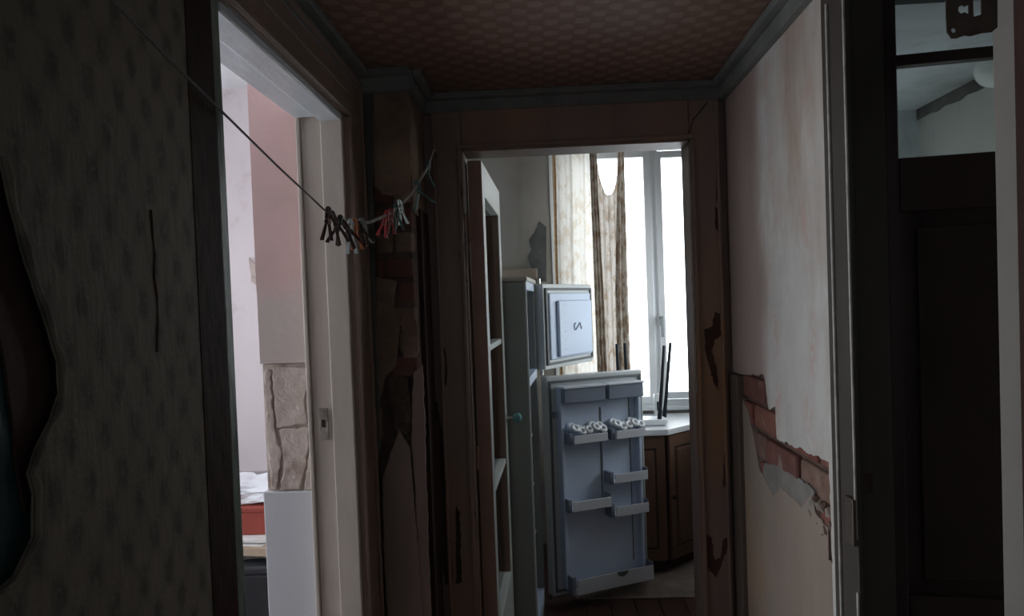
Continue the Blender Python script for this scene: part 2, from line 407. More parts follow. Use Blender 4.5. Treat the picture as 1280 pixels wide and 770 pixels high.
# pilaster in the far left corner
pw = empty('wall_corner', (-.45, 2.3, 0), 'crumbling brick pilaster with cracked plaster in the corner left of the kitchen doorway', 'wall', kind='structure')
PY = 2.16
obj('mortar_core', bx(-.64, -.380, PY + .012, 2.52, 0, CE), PILC, pw)
z = 1.30; row = 0
while z < 1.90:
    hh = .066
    cuts = [-.49, -.43, -.375] if row % 2 else [-.49, -.46, -.375]
    for a, b in zip(cuts[:-1], cuts[1:]):
        dy = random.uniform(-.004, .006)
        obj('brick', bx(a + .004, b - .004, PY + dy, PY + .06, z + .004, z + hh - .004), random.choice([DBR, DBR, PILP, PILP]), pw, bevel=.006)
    z += hh + .006; row += 1
Q = lambda l, yy=PY: [at(x, y, 1, yy) for x, y in l]
def slab(name, l, m, par, th=.014, yy=PY, amp=.003, skip=()):
    return obj(name, pr(rag(Q(l, yy), amp, .02, skip), (0, th, 0)), m, par, bevel=.002)
slab('green_strip', [(447, 100), (466, 100), (467, 250), (470, 420), (476, 560), (470, 585), (458, 590), (450, 300)], GREENS, pw, .01, PY - .008)
slab('plaster_piece', [(466, 100), (510, 96), (513, 170), (512, 236), (500, 244), (478, 243), (467, 232)], PILP, pw, .02, PY - .01)
slab('plaster_piece', [(470, 345), (496, 352), (492, 388), (500, 412), (496, 455), (482, 470), (474, 500), (478, 545), (470, 560), (470, 440)], PILP, pw, .02, PY - .006)
slab('plaster_piece', [(500, 392), (520, 400), (523, 440), (512, 466), (503, 452), (505, 425)], PILP, pw, .02, PY - .002)
slab('plaster_piece', [(485, 470), (510, 472), (515, 520), (510, 545), (497, 540), (490, 520)], PILC, pw, .02, PY - .004)
slab('loose_paper', [(499, 538), (512, 560), (519, 640), (524, 700), (530, 790), (486, 790), (480, 700), (478, 600), (488, 565)], PILL, pw, .016, PY - .012, .002)
slab('loose_paper', [(516, 466), (528, 456), (532, 560), (536, 700), (540, 800), (528, 800), (523, 700), (518, 600), (514, 545)], PILL, pw, .012, PY - .006, .002)
obj('lower_plaster', bx(-.515, -.365, PY - .006, PY + .01, 0, .50), PILP, pw)
# side face of the pilaster
obj('side_plaster', bx(-.381, -.372, PY + .012, 2.42, 1.78, CE), PILP, pw)
obj('dark_side_strip', bx(-.381, -.366, PY + .10, 2.405, 0, 1.80), DARKHOLE, pw)  # dark upright strip on the pilaster's side

# end wall
ew = empty('wall_back', (0, D, 0), 'end wall of the hallway around the kitchen doorway', 'wall', kind='structure')
obj('masonry', boxes((-.375, -.25, D, D + .1, 0, 2.0), (.469, 1.32, D, D + .1, 0, 2.0), (-.375, 1.32, D, D + .1, 2.0, CE + .04), (-.90, -.64, D + .001, D + .1, 0, 2.75), (-.375, 1.32, D + .01, D + .1, CE + .04, 2.75), (-.64, -.375, D + .101, D + .12, 0, 2.75)), PILL, ew)

# right wall with brick showing through a hole
rw = empty('wall_right', (XR + .06, 1.9, 0), 'right hallway wall of faded paper with broken plaster showing bricks', 'wall', kind='structure')
obj('masonry', boxes((XR + .022, XR + .105, 1.50, D, 0, CE)), RUBBLE, rw)
PR = lambda l, xx=XR: [at(x, y, 0, xx) for x, y in l]
hu = PR([(926, 468), (955, 469), (961, 512), (969, 508), (971, 549), (1005, 563), (1036, 578), (1038, 630), (1040, 707)])
hl = PR([(1040, 707), (1034, 700), (1033, 660), (1017, 640), (1012, 618), (1001, 634), (976, 610), (966, 620), (948, 587), (941, 549), (934, 514), (926, 496)])
def fixx(l): return [Vector((XR, p.y, p.z)) for p in l]
random.seed(3)
hu2 = fixx(rag(hu, .0035, .014, skip=(len(hu) - 1,))); hl2 = fixx(rag(hl, .0035, .012, skip=(len(hl) - 1,)))
yend = hl[0].y
up = [Vector((XR, D, CE)), Vector((XR, D, hu[0].z))] + hu2 + [Vector((XR, yend - .005, 0)), Vector((XR, 1.52, 0)), Vector((XR, 1.52, CE))]
obj('upper_paper', pr(up, (.022, 0, 0)), GARL, rw)
lo = hl2 + [Vector((XR, hl[-1].y, 0)), Vector((XR, yend - .005 + .002, 0))]
obj('lower_plaster', pr([Vector((XR + .003, p.y, p.z)) for p in lo], (.02, 0, 0)), PLL, rw)
obj('timber_post', bx(XR - .012, XR + .02, hu[0].y + .002, D - .001, 0, hu[0].z - .003), mat('dark grey brown timber', (.135, .105, .09), (.095, .072, .06), 8, .7, .5, 30, stretch=(1, 1, .2)), rw, bevel=.004)
random.seed(5)
zb = 1.02 - .0; rowi = 0
for rowi in range(5):
    z0 = .965 + rowi * .078
    for k in range(5):
        y0 = 1.44 + k * .262 - (.13 if rowi % 2 else 0)
        y1 = y0 + .25
        if y1 < 1.56 or y0 > 2.32: continue
        y0 = max(y0, 1.54); y1 = min(y1, 2.32)
        obj('brick', bx(XR + .006 + random.uniform(-.002, .005), XR + .05, y0, y1, z0, z0 + .066), BRICKS[(rowi + k * 2) % 4], rw, bevel=.007)
obj('cement_patch', pr([Vector((XR + .004, p.y, p.z)) for p in rag(PR([(954, 578), (972, 584), (1008, 606), (1016, 616), (1004, 640), (976, 616), (966, 626), (950, 596)]), .003, .012)], (.02, 0, 0)), CEMENT, rw)
for k in range(16):     # rubble wedged in the break at its right end
    p = PR([(random.uniform(1008, 1036), 0)])[0]; px = 1008 + (k % 8) * 3.7
    q = at(px, 618 + (px - 1008) * 1.3 + random.uniform(-8, 22), 0, XR)
    bm = bmesh.new(); bmesh.ops.create_icosphere(bm, subdivisions=1, radius=random.uniform(.008, .016), matrix=Matrix.Translation(Vector((XR + .012, q.y, q.z))))
    for v_ in bm.verts: v_.co += Vector((random.uniform(-.003, .003), random.uniform(-.005, .005), random.uniform(-.005, .005)))
    obj('rubble_stone', bm, random.choice([CEMENT, RUBBLE, PLL]), rw)
# near part of the right wall, beyond the toilet doorway
S('wall_right_near', bx(XR, XR + .1, -1.5, .90, 0, CE), NEARJ, 'near piece of right hallway wall past the toilet doorway', 'wall')
# hallway end behind the viewer, with an unseen fanlight added to light the hall
eb = empty('wall_entry', (0, -1.5, 0), 'wall at the entry end of the hallway', 'wall', kind='structure')
obj('masonry', boxes((-.62, -.18, -1.6, -1.5, 0, 2.4), (.18, .70, -1.6, -1.5, 0, 2.4), (-.18, .18, -1.6, -1.5, 0, 1.4), (-.18, .18, -1.6, -1.5, 1.8, 2.4)), NEARJ, eb)
S('added_window_4', bx(-.18, .18, -1.56, -1.555, 1.4, 1.8), GLASS, 'small unseen fanlight added at the entry end to light the hall', 'window')

# battens along the ceiling
def batten(name, a, b, inward, label):
    t = empty(name, (a[0], a[1], CE - .06), label, 'ceiling trim', kind='structure')
    a, b, n = Vector((a[0], a[1], 0)), Vector((b[0], b[1], 0)), Vector((inward[0], inward[1], 0))
    for (d0, d1, z0, z1) in ((0, .018, CE - .062, CE), (.018, .042, CE - .022, CE)):
        obj('batten', pr([a + n * d0 + Vector((0, 0, z0)), a + n * d1 + Vector((0, 0, z0 + .004)), a + n * d1 + Vector((0, 0, z1)), a + n * d0 + Vector((0, 0, z1))], b - a), MOULD, t, bevel=.003)
batten('trim_4', (-.375, D), (XR, D), (0, -1), 'grey ceiling batten over the kitchen doorway')
batten('trim_5', (XR, 2.40), (XR, -1.4), (-1, 0), 'grey ceiling batten along the right wall')
batten('trim_6', (XL, 2.13), (XL, -1.4), (1, 0), 'grey ceiling batten along the left wall')
batten('trim_7', (XL, PY - .01), (-.36, PY - .01), (0, -1), 'short grey ceiling batten across the corner pilaster')
batten('trim_8', (-.372, PY - .02), (-.372, D - .04), (1, 0), 'short grey ceiling batten on the side of the corner pilaster')

# ------------------------------------------------------------------ left doorway frame
t1 = empty('trim_1', (-.58, 1.6, 0), 'old cream and brown painted frame of the left doorway', 'door frame', kind='structure')
YF, YN = 1.96, 1.225
obj('far_jamb', boxes((-.575, XL + .004, YF, YF + .06, 0, 2.06), (-.630, -.575, YF + .012, YF + .06, 0, 2.06), (-.642, -.630, YF + .004, YF + .06, 0, 2.06)), CASEL, t1, bevel=.003)
obj('near_jamb', bx(-.64, XL + .002, 1.196, YN, 0, 2.02), GREENLIT, t1, bevel=.003)
obj('head', boxes((-.575, XL + .004, YN, YF, 2.0, 2.04), (-.642, -.575, YN, YF, 2.012, 2.05)), mat('glossy sky lit head paint', (.60, .65, .70), (.50, .55, .60), 7, .22, .5, 30, stretch=(1, .3, 1), chips=((.85, .88, .9), 14, .68)), t1, bevel=.003)  # bluish daylight on the soffit put into the head's colour
cs = obj('casing', boxes((XL, XL + .016, YF + .016, 2.135, 0, 2.0155), (XL, XL + .016, 1.13, 2.135, 2.016, 2.15)), CASEO, t1, bevel=.004)
obj('casing_bead', boxes((XL + .014, XL + .026, YF + .016, YF + .030, 0, 2.0155), (XL + .014, XL + .026, 1.16, YF + .03, 2.016, 2.030),
    (XL + .014, XL + .024, 2.118, 2.134, 0, 2.131), (XL + .014, XL + .024, 1.16, 2.134, 2.132, 2.146), (XL + .014, XL + .020, 1.16, 2.08, 2.078, 2.084)), CASEO, t1, bevel=.004)
# strike plate of the far jamb
sp_ = at(405, 530, 1, YF)
obj('strike_plate', boxes((sp_.x - .012, sp_.x + .012, YF - .002, YF + .002, sp_.z - .042, sp_.z - .009), (sp_.x - .012, sp_.x + .012, YF - .002, YF + .002, sp_.z + .012, sp_.z + .042),
    (sp_.x - .012, sp_.x - .006, YF - .002, YF + .002, sp_.z - .01, sp_.z + .013), (sp_.x + .006, sp_.x + .012, YF - .002, YF + .002, sp_.z - .01, sp_.z + .013)), mat('worn strike plate', (.36, .32, .28), (.16, .13, .11), 40, .4, .3), t1, bevel=.001)
obj('latch_hole', bx(sp_.x - .006, sp_.x + .006, YF - .0012, YF + .001, sp_.z - .009, sp_.z + .012), DARKHOLE, t1)
# stub wall beyond the frame
sw = empty('wall_stub', (-.72, 2.0, 0), 'stub of wall seen through left doorway, pink above and cracked plaster below', 'wall', kind='structure')
YS = 2.03
x_l = -.79
zc1 = at(355, 455, 1, YS).z; zc2 = at(355, 614, 1, YS).z; zpk = at(355, 365, 1, YS).z
STUB = stub_mat()
obj('pink_paint', bx(x_l, -.63, YS, 2.485, zpk, 2.6), STUB, sw)
obj('grey_plaster', bx(x_l + .0005, -.63, YS + .0005, 2.485, zc1 + .002, zpk), STUB, sw)
obj('cracked_plaster', bx(x_l + .004, -.63, YS + .010, 2.485, zc2, zc1), PLAST, sw)
def SQ(l, yy): return [at(x, y, 1, yy) for x, y in l]
random.seed(11)
plates = [[(340, 458), (386, 460), (386, 480), (380, 500), (383, 520), (384, 530), (362, 533), (345, 535), (343, 505), (341, 485)],
          [(330, 462), (337, 462), (339, 490), (342, 520), (345, 545), (352, 568), (346, 612), (340, 613), (334, 560)],
          [(349, 537), (386, 534), (386, 560), (380, 590), (374, 612), (350, 613), (355, 575)],
          [(388, 540), (394, 540), (394, 612), (380, 613), (384, 580)]]
for l in plates:
    obj('plaster_flake', pr(rag(SQ(l, YS), .0028, .012), (0, .012, 0)), PLAST, sw, bevel=.003)
obj('pale_boarding', bx(x_l - .004, -.628, YS - .008, 2.485, 0, zc2), PALEBLUE, sw, bevel=.003)

# left room
S('wall_room_back', bx(-2.8, -.64, 3.62, 3.7, 0, 2.75), LROOM, 'far mauve wall of the left room', 'wall')
S('wall_room_near', bx(-2.8, -.65, -.6, -.5, 0, 2.75), LROOM, 'near wall of the left room', 'wall')
S('wall_room_right', boxes((-.66, -.645, -.5, 1.19, 0, 2.75), (-.66, -.645, 1.19, 2.03, 2.06, 2.75), (-.918, -.903, 2.5, 3.62, 0, 2.75), (-.918, -.64, 2.49, 2.5, 0, 2.75)), LROOM, 'left room side of the hallway wall', 'wall')
S('ceiling_room', bx(-2.8, -.6, -.6, 3.7, 2.6, 2.7), WHITEC, 'white ceiling of the left room', 'ceiling')
S('wall_room_left', boxes((-2.8, -2.65, -.5, .8, 0, 2.6), (-2.8, -2.65, 3.2, 3.62, 0, 2.6), (-2.8, -2.65, .8, 3.2, 0, .6), (-2.8, -2.65, .8, 3.2, 2.4, 2.6)), LROOM, 'outer wall of the left room around its window', 'wall')
w2 = empty('window_2', (-2.7, 2.0, .6), 'white window of the left room', 'window', kind='structure')
obj('window_frame', boxes((-2.74, -2.68, .8, .85, .6, 2.4), (-2.74, -2.68, 3.15, 3.2, .6, 2.4), (-2.74, -2.68, .85, 3.15, .6, .65), (-2.74, -2.68, .85, 3.15, 2.35, 2.4), (-2.74, -2.68, 1.98, 2.02, .65, 2.35)), WHITEP, w2)
obj('pane', bx(-2.715, -2.71, .85, 1.98, .65, 2.35), GLASS, w2)
obj('pane', bx(-2.715, -2.71, 2.02, 3.15, .65, 2.35), GLASS, w2)
# broken plaster edges on the far wall of the left room
for l in ([(311, 322), (318, 330), (324, 322), (324, 365), (314, 352)],):
    obj('plaster_flake', pr(rag(SQ(l, 3.61), .008, .03), (0, .01, 0)), PLAST, bpy.data.objects['wall_room_back'])
obj('skirting', bx(-2.64, -.92, 3.60, 3.62, at(310, 640, 1, 3.6).z, at(310, 590, 1, 3.6).z), mat('grey skirting band', (.45, .42, .44), None, 5), bpy.data.objects['wall_room_back'])

# stack of things in the left room
bmx = lambda *a: bx(*a)
def Z(y, yy): return at(325, y, 1, yy).z
ya = 2.62
zt = Z(708, ya)
tk = empty('trunk', (-1.3, 2.85, 0), 'black trunk standing on the floor of the left room under a stack of boards', 'trunk')
obj('body', bx(-1.75, -.94, ya, 3.15, 0.012, zt - .03), TRUNK, tk, bevel=.01)
obj('lid', bx(-1.76, -.932, ya - .008, 3.16, zt - .03, zt), TRUNK, tk, bevel=.008)
for fx in (-1.7, -1.0):
    for fy in (2.68, 3.09): obj('foot', bx(fx - .02, fx + .02, fy - .02, fy + .02, 0, .012), BLK, tk)
z1 = zt
for i, (lab, mm, th, rot, x0, x1) in enumerate((('grey dusty board lying directly on the black trunk', CEMENT, .028, .12, -1.62, -.95), ('pale wooden board slanting over the grey board', BOARDM, .03, -.16, -1.6, -.97))):
    c = Vector(((x0 + x1) / 2, 2.85, z1)); e1 = Vector((cos(rot), sin(rot), 0)); e2 = Vector((-sin(rot), cos(rot), 0))
    bm = bmesh.new(); obox(bm, c, e1, e2, Vector((0, 0, 1)), -(x1 - x0) / 2, (x1 - x0) / 2, -.17, .17, 0, th)
    tag(obj('wooden_board', bm, mm, bevel=.002), lab, 'board'); z1 += th
bm = bmesh.new()
for k in range(5):
    a = random.uniform(-.2, .2); obox(bm, Vector((-1.2, 2.82, z1)), Vector((cos(a), sin(a), 0)), Vector((-sin(a), cos(a), 0)), Vector((0, 0, 1)), -.17, .17, -.13, .13, k * .004, k * .004 + .003)
tag(obj('paper_pile', bm, PAPERM), 'loose pile of white paper under the red box', 'paper', kind='stuff'); z1 += .0195
zr = Z(634, 2.74)
rb = empty('red_box', (-1.22, 2.86, z1), 'brick red box under a white plastic bag in the left room', 'box')
obj('tray', bx(-1.48, -.96, 2.74, 2.99, z1, zr - .02), REDC, rb, bevel=.004)
obj('lid', bx(-1.483, -.957, 2.737, 2.993, zr - .02, zr), REDC, rb, bevel=.004)
bm = bmesh.new(); bmesh.ops.create_icosphere(bm, subdivisions=4, radius=1)
for v_ in bm.verts:
    n_ = noise.noise(v_.co * 2.3) * .35 + noise.noise(v_.co * 6) * .13
    v_.co *= 1 + n_
    v_.co.x *= .22; v_.co.y *= .10; v_.co.z = max(v_.co.z, -.55) * .062
mz = min(v_.co.z for v_ in bm.verts)
bmesh.ops.translate(bm, verts=bm.verts, vec=Vector((-1.2, 2.86, zr - mz + .0005)))
tag(obj('plastic_bag', bm, BAG, smooth=False), 'crumpled white plastic bag on top of the red box', 'bag')

# ------------------------------------------------------------------ kitchen doorway frame
t2 = empty('trim_2', (.1, D, 0), 'worn brown painted frame of the kitchen doorway with bare patches', 'door frame', kind='structure')
OL, OR, OT = -.25, .469, 2.0
obj('left_casing', bx(-.345, OL, D - .022, D, 0, 2.125), CASE, t2, bevel=.004)
obj('right_casing', bx(OR, .562, D - .022, D, 0, 2.125), CASE, t2, bevel=.004)
obj('head_casing', bx(OL, OR, D - .0215, D, OT, 2.125), CASE, t2, bevel=.004)
obj('casing_bead', boxes((OL - .016, OL - .002, D - .030, D - .02, 0, OT + .0015), (OR + .002, OR + .016, D - .030, D - .02, 0, OT + .0015), (OL - .016, OR + .016, D - .030, D - .02, OT + .002, OT + .016),
    (-.345, -.333, D - .028, D - .02, 0, 2.12), (.55, .562, D - .028, D - .02, 0, 2.12)), CASE, t2, bevel=.004)
obj('jamb_lining', boxes((OL, OL + .004, D - .02, D + .1, 0, OT), (OR - .004, OR, D - .02, D + .1, 0, OT), (OL, OR, D - .02, D + .1, OT - .006, OT)), CASE, t2)
obj('worn_edge', bx(OL + .000, OL + .008, D - .0235, D - .018, 1.80, 1.985), WHITELINE, t2, bevel=.001)
obj('worn_edge', bx(OR - .002, OR, D - .0235, D - .018, 1.2, 1.99), WHITELINE, t2)
def patch(name, l, m, par, yy, amp=.002):
    obj(name, pr(rag(Q(l, yy), amp, .008), (0, .002, 0)), m, par)
random.seed(21)
YC = D - .0235
patch('bare_patch', [(893, 390), (900, 392), (901, 420), (893, 425), (890, 440), (896, 460), (898, 490), (892, 478), (882, 440), (880, 412), (890, 408)], RUST, t2, YC)
patch('bare_patch', [(884, 668), (890, 672), (893, 700), (901, 697), (903, 676), (909, 672), (910, 684), (904, 700), (896, 722), (887, 714), (880, 700)], RUST, t2, YC)
patch('bare_patch', [(905, 565), (909, 568), (909, 605), (904, 610)], RUST, t2, YC)
patch('bare_patch', [(532, 498), (546, 502), (552, 540), (556, 600), (562, 640), (566, 730), (556, 731), (550, 680), (548, 760), (536, 770), (534, 640)], DARKHOLE, t2, YC)
patch('bare_patch', [(570, 632), (575, 640), (577, 728), (570, 730)], DARKHOLE, t2, YC)
patch('crack', [(554, 433), (557, 440), (559, 460), (558, 482), (556, 480), (557, 455)], DARKHOLE, t2, YC, .0005)
patch('crack', [(895, 148), (898, 150), (898, 240), (895, 255), (896, 200)], DARKHOLE, t2, YC, .001)
patch('crack', [(894, 258), (898, 262), (898, 290), (894, 285)], DARKHOLE, t2, YC, .001)
bm = bmesh.new(); tube(bm, Q([(884, 128), (876, 138), (866, 150), (861, 165), (860, 181)], D - .024), .0018, 6)
tag(obj('cable', bm, BLK), 'thin dark wire running down from the ceiling batten above the kitchen doorway', 'cable')

# ------------------------------------------------------------------ glazed kitchen door
hx, hy = -.194, 2.47
fe = at(627, 245, 2, 1.98)
e1 = Vector((fe.x - hx, fe.y - hy, 0)); W = .70; e1.normalize(); e2 = Vector((e1.y, -e1.x, 0))     # e2 points into the view
ez = Vector((0, 0, 1)); HO = Vector((hx, hy, 0))
d2 = empty('door_2', (hx, hy, 0), 'half glazed pale kitchen door standing open, three panes one above another', 'door', kind='structure')
bm = bmesh.new(); T = .046
zs = [.40, .86, 1.355, 1.87]
for a0, a1, c0, c1 in ((0, .075, .01, 1.98), (W - .085, W, .01, 1.98), (.075, W - .085, .01, zs[0]), (.075, W - .085, zs[3], 1.98)):
    obox(bm, HO, e1, e2, ez, a0, a1, -T, 0, c0, c1)
obj('frame', bm, DOORW, d2, bevel=.003)
bm = bmesh.new(); obox(bm, HO, e1, e2, ez, -.0015, .0, -T, -.001, .01, 1.978); obj('hinge_edge', bm, DOORB, d2)
for zz in zs[1:3]:
    bm = bmesh.new(); obox(bm, HO, e1, e2, ez, .075, W - .085, -T + .006, -.006, zz - .011, zz + .011); obj('glazing_bar', bm, DOORW, d2, bevel=.003)
bm = bmesh.new()
obox(bm, HO, e1, e2, ez, W - .0865, W - .085, -T + .002, -.004, zs[0], zs[3])
obj('bare_rebate', bm, mat('bare brown rebate', (.20, .14, .11), (.26, .19, .15), 20, .8, .4, stretch=(1, 1, .1)), d2)
for a, b in zip(zs[:-1], zs[1:]):
    bm = bmesh.new(); obox(bm, HO, e1, e2, ez, .075, W - .087, -.032, -.029, a + .001, b - .001); obj('pane', bm, GLASS, d2)
for zz in (.25, 1.0, 1.75):
    bm = bmesh.new(); tube(bm, [HO + ez * (zz - .04) - e2 * .048 - e1 * .004, HO + ez * (zz + .04) - e2 * .048 - e1 * .004], .006); obj('hinge', bm, DOORB, d2)
kc = HO + e1 * (W - .045) + ez * (at(645, 522, 1, (HO + e1 * (W - .045)).y).z)
kb = bmesh.new(); tube(kb, [kc, kc + e2 * .006], .018, 16); tube(kb, [kc, kc + e2 * .03], .007, 10)
ko = obj('door_knob', kb, CHROME, d2)
kb = bmesh.new(); bmesh.ops.create_icosphere(kb, subdivisions=2, radius=.021, matrix=Matrix.Translation(kc + e2 * .045)); obj('knob_head', kb, TURQ, ko)
kb = bmesh.new(); tube(kb, [kc + e2 * -T, kc - e2 * (T + .03)], .007, 10); bmesh.ops.create_icosphere(kb, subdivisions=2, radius=.02, matrix=Matrix.Translation(kc - e2 * (T + .04))); obj('door_knob', kb, CHROME, d2)

# ------------------------------------------------------------------ kitchen shell and window
KY = 4.70
WX0, WX1, WZ0, WZ1 = .075, 1.17, .84, 2.47
kb_ = empty('wall_kitchen_back', (.2, KY, 0), 'grey beige kitchen wall left of the window with a bare dark patch', 'wall', kind='structure')
obj('plaster', boxes((-.90, WX0, KY - .02, KY + .2, 0, 2.75), (WX1, 1.32, KY - .02, KY + .2, 0, 2.75), (WX0, WX1, KY - .02, KY + .2, 0, WZ0), (WX0, WX1, KY - .02, KY + .2, WZ1, 2.75)), KWALL, kb_)
obj('bare_patch', pr(rag(Q([(683, 284), (683, 352), (660, 352), (664, 335), (659, 322), (664, 312), (661, 300), (668, 290), (674, 276)], KY - .023), .006, .03, skip=(0,)), (0, .006, 0)), KDARK, kb_)
obj('ledge', bx(-.86, at(672, 340, 1, KY - .05).x, KY - .06, KY - .02, at(655, 350, 1, KY).z, at(655, 336, 1, KY).z), mat('beige ledge', (.46, .40, .33), None, 4), kb_, bevel=.012)
S('wall_kitchen_left', bx(-.90, -.86, D + .1, KY, 0, 2.75), KWALL, 'left kitchen wall behind the fridge', 'wall')
S('wall_kitchen_right', boxes((1.25, 1.32, D + .1, 3.55, 0, 2.75), (1.25, 1.32, 4.55, KY, 0, 2.75), (1.25, 1.32, 3.55, 4.55, 0, 1.05), (1.25, 1.32, 3.55, 4.55, 1.95, 2.75)), KWALL, 'right kitchen wall', 'wall')
kf = tag(obj('linoleum_sheet', bx(.10, 1.24, at(800, 748, 2, 0).y, KY - .02, .0005, .004), LINO), 'worn pale linoleum sheet in front of the kitchen cabinets', 'linoleum')
wn = empty('window_1', (.6, KY + .02, WZ0), 'white plastic kitchen window with bright overcast sky behind', 'window', kind='structure')
def wb(*l): return boxes(*[(a, b, KY + c, KY + d, e, f) for a, b, c, d, e, f in l])
xm0 = at(806, 300, 1, KY).x; xm1 = at(833, 300, 1, KY).x
obj('outer_frame', wb((WX0, WX0 + .03, 0, .07, WZ0, WZ1), (WX1 - .03, WX1, 0, .07, WZ0, WZ1), (WX0 + .03, WX1 - .03, 0, .07, WZ0, WZ0 + .04), (WX0 + .03, WX1 - .03, 0, .07, WZ1 - .045, WZ1), ((xm0 + xm1) / 2 - .025, (xm0 + xm1) / 2 + .025, 0, .07, WZ0 + .04, WZ1 - .045)), WHITEP, wn, bevel=.004)
xc = (xm0 + xm1) / 2
def sash(x0, x1, z0, z1, t, left):
    s = .042
    f = obj('sash', wb((x0, x0 + s, -.012, .05, z0, z1), (x1 - s, x1, -.012, .05, z0, z1), (x0 + s, x1 - s, -.012, .05, z0, z0 + s), (x0 + s, x1 - s, -.012, .05, z1 - s, z1)), WHITEP, t, bevel=.004)
    obj('pane', wb((x0 + s, x1 - s, .015, .02, z0 + s, z1 - s)), GLASS, f)
    return f
sash(WX0 + .03, xc - .022, WZ0 + .02, WZ1 - .045, wn, 1)
s2 = sash(xc + .004, WX1 - .03, WZ0 + .045, WZ1 - .055, wn, 0)
hp = at(827, 401, 1, KY - .02)
h = obj('window_handle', wb((hp.x - .012, hp.x + .012, -.022, -.012, hp.z - .03, hp.z + .03), (hp.x - .008, hp.x + .008, -.05, -.022, hp.z + .0, hp.z + .016), (hp.x - .009, hp.x + .009, -.055, -.042, hp.z - .10, hp.z + .012)), mat('grey handle plastic', (.45, .5, .53), None), s2, bevel=.003)
obj('corner_strip', bx(WX0 - .026, WX0 - .006, KY - .034, KY - .018, .9, 2.6), WHITEP, wn, bevel=.003)
obj('window_sill', bx(WX0, WX1, KY - .05, KY, WZ0 - .02, WZ0 + .004), WHITEP, wn, bevel=.004)

w6 = empty('added_window_6', (1.28, 4.25, 1.05), 'small unseen side window added to light the kitchen', 'window', kind='structure')  # side window out of view, added to brighten the kitchen
obj('window_frame', boxes((1.26, 1.30, 3.55, 3.6, 1.05, 1.95), (1.26, 1.30, 4.5, 4.55, 1.05, 1.95), (1.26, 1.30, 3.6, 4.5, 1.05, 1.1), (1.26, 1.30, 3.6, 4.5, 1.9, 1.95)), WHITEP, w6)
obj('pane', bx(1.28, 1.285, 3.6, 4.5, 1.1, 1.9), GLASS, w6)

# curtains
random.seed(2)
CYY = 4.52
rod = bmesh.new(); tube(rod, [(-.05, CYY, 2.60), (1.22, CYY, 2.60)], .012, 12); 
for xx in (.0, 1.15): box(rod, xx - .01, xx + .01, CYY, KY - .02, 2.59, 2.61)
tag(obj('curtain_rod', rod, METAL), 'thin curtain rod over the kitchen window', 'curtain rod')
def sheet(name, fn, nu, nv, m, label, group=None):
    bm = bmesh.new()
    g = [[bm.verts.new(fn(i / nu, j / nv)) for i in range(nu + 1)] for j in range(nv + 1)]
    for j in range(nv):
        for i in range(nu): bm.faces.new((g[j][i], g[j][i + 1], g[j + 1][i + 1], g[j + 1][i]))
    return tag(obj(name, bm, m, smooth=True), label, 'curtain', group)
CUR = curtain_mat('brown flowered curtain net', .4); CURD = curtain_mat('dense brown flowered curtain', 1.0, (.56, .52, .46), (.30, .22, .155), .28, .45); CURS = curtain_mat('patterned sagging cloth', .9, (.68, .65, .61), (.44, .34, .25), .25, .5); CURH = mat('orange brown hem', (.42, .22, .08), (.55, .38, .22), 40, .9, .3)
def f1(u, v):
    x0 = at(690, 200, 1, CYY).x; x1 = at(739, 200, 1, CYY).x
    return Vector((x0 + (x1 - x0) * u + .004 * sin(v * 9), CYY + .012 * sin(u * 15) + .005 * sin(u * 40 + v * 2), 2.588 - v * 1.70))
cu = sheet('curtain', f1, 48, 24, CUR, 'left curtain panel of sheer brown patterned net with an orange hem')
def f1h(u, v):
    p = f1(u * .07, v); p.y -= .004; return p
hb = bmesh.new(); g = [[hb.verts.new(f1h(i / 3, j / 24)) for i in range(4)] for j in range(25)]
for j in range(24):
    for i in range(3): hb.faces.new((g[j][i], g[j][i + 1], g[j + 1][i + 1], g[j + 1][i]))
obj('hem', hb, CURH, cu)
def f2(u, v):
    x0 = at(736, 200, 1, CYY).x; x1 = at(745, 200, 1, CYY).x; xb1 = at(757, 450, 1, CYY).x
    xr = x1 + (xb1 - x1) * min(1, max(0, v - .22) * 2)
    return Vector((x0 + (xr - x0) * u + .006 * v, CYY - .06 + .016 * sin(u * 19 + v), 2.588 - v * 1.70))
sheet('curtain', f2, 30, 24, CURD, 'narrow gathered brown curtain fold between the sheer panel and the sagging cloth')
xa = at(741, 188, 1, CYY).x; xb = at(779, 188, 1, CYY).x; zd = at(757, 243, 1, CYY).z
xcl = at(748, 430, 1, CYY).x; xcr = at(788, 430, 1, CYY).x
def f3(u, v):
    # top edge sags deep between two hanging points; lower down the cloth falls straight
    s = 4 * u * (1 - u)
    ztop = 2.60 - (2.60 - zd) * (1 - abs(2 * u - 1) ** 2.4)
    zbot = .92
    z_ = ztop + (zbot - ztop) * v
    k = min(1, max(0, (2.4 - z_) / 1.0))
    xl_ = xa + (xcl - xa) * k; xr_ = xb + (xcr - xb) * k
    x = xl_ + (xr_ - xl_) * u
    return Vector((x, CYY + .035 + .012 * sin(u * 34 + 5 * v * (u - .5)) + .006 * sin(u * 71), z_))
sheet('curtain', f3, 70, 36, CURS, 'sagging patterned cloth drooping from two points over the kitchen window')
def f4(u, v):
    x0 = at(773, 200, 1, CYY).x + .0; xr_ = at(779, 200, 1, CYY).x; k = min(1, v * 1.6)
    xl_ = x0 + (at(770, 430, 1, CYY).x - x0) * k; xr_ = xr_ + (at(786, 430, 1, CYY).x - xr_) * k
    return Vector((xl_ + (xr_ - xl_) * u, CYY - .06 + .012 * sin(u * 12 + v), 2.588 - v * 1.68))
sheet('curtain', f4, 18, 24, CURD, 'gathered right edge of the drooping curtain cloth hanging straight down')

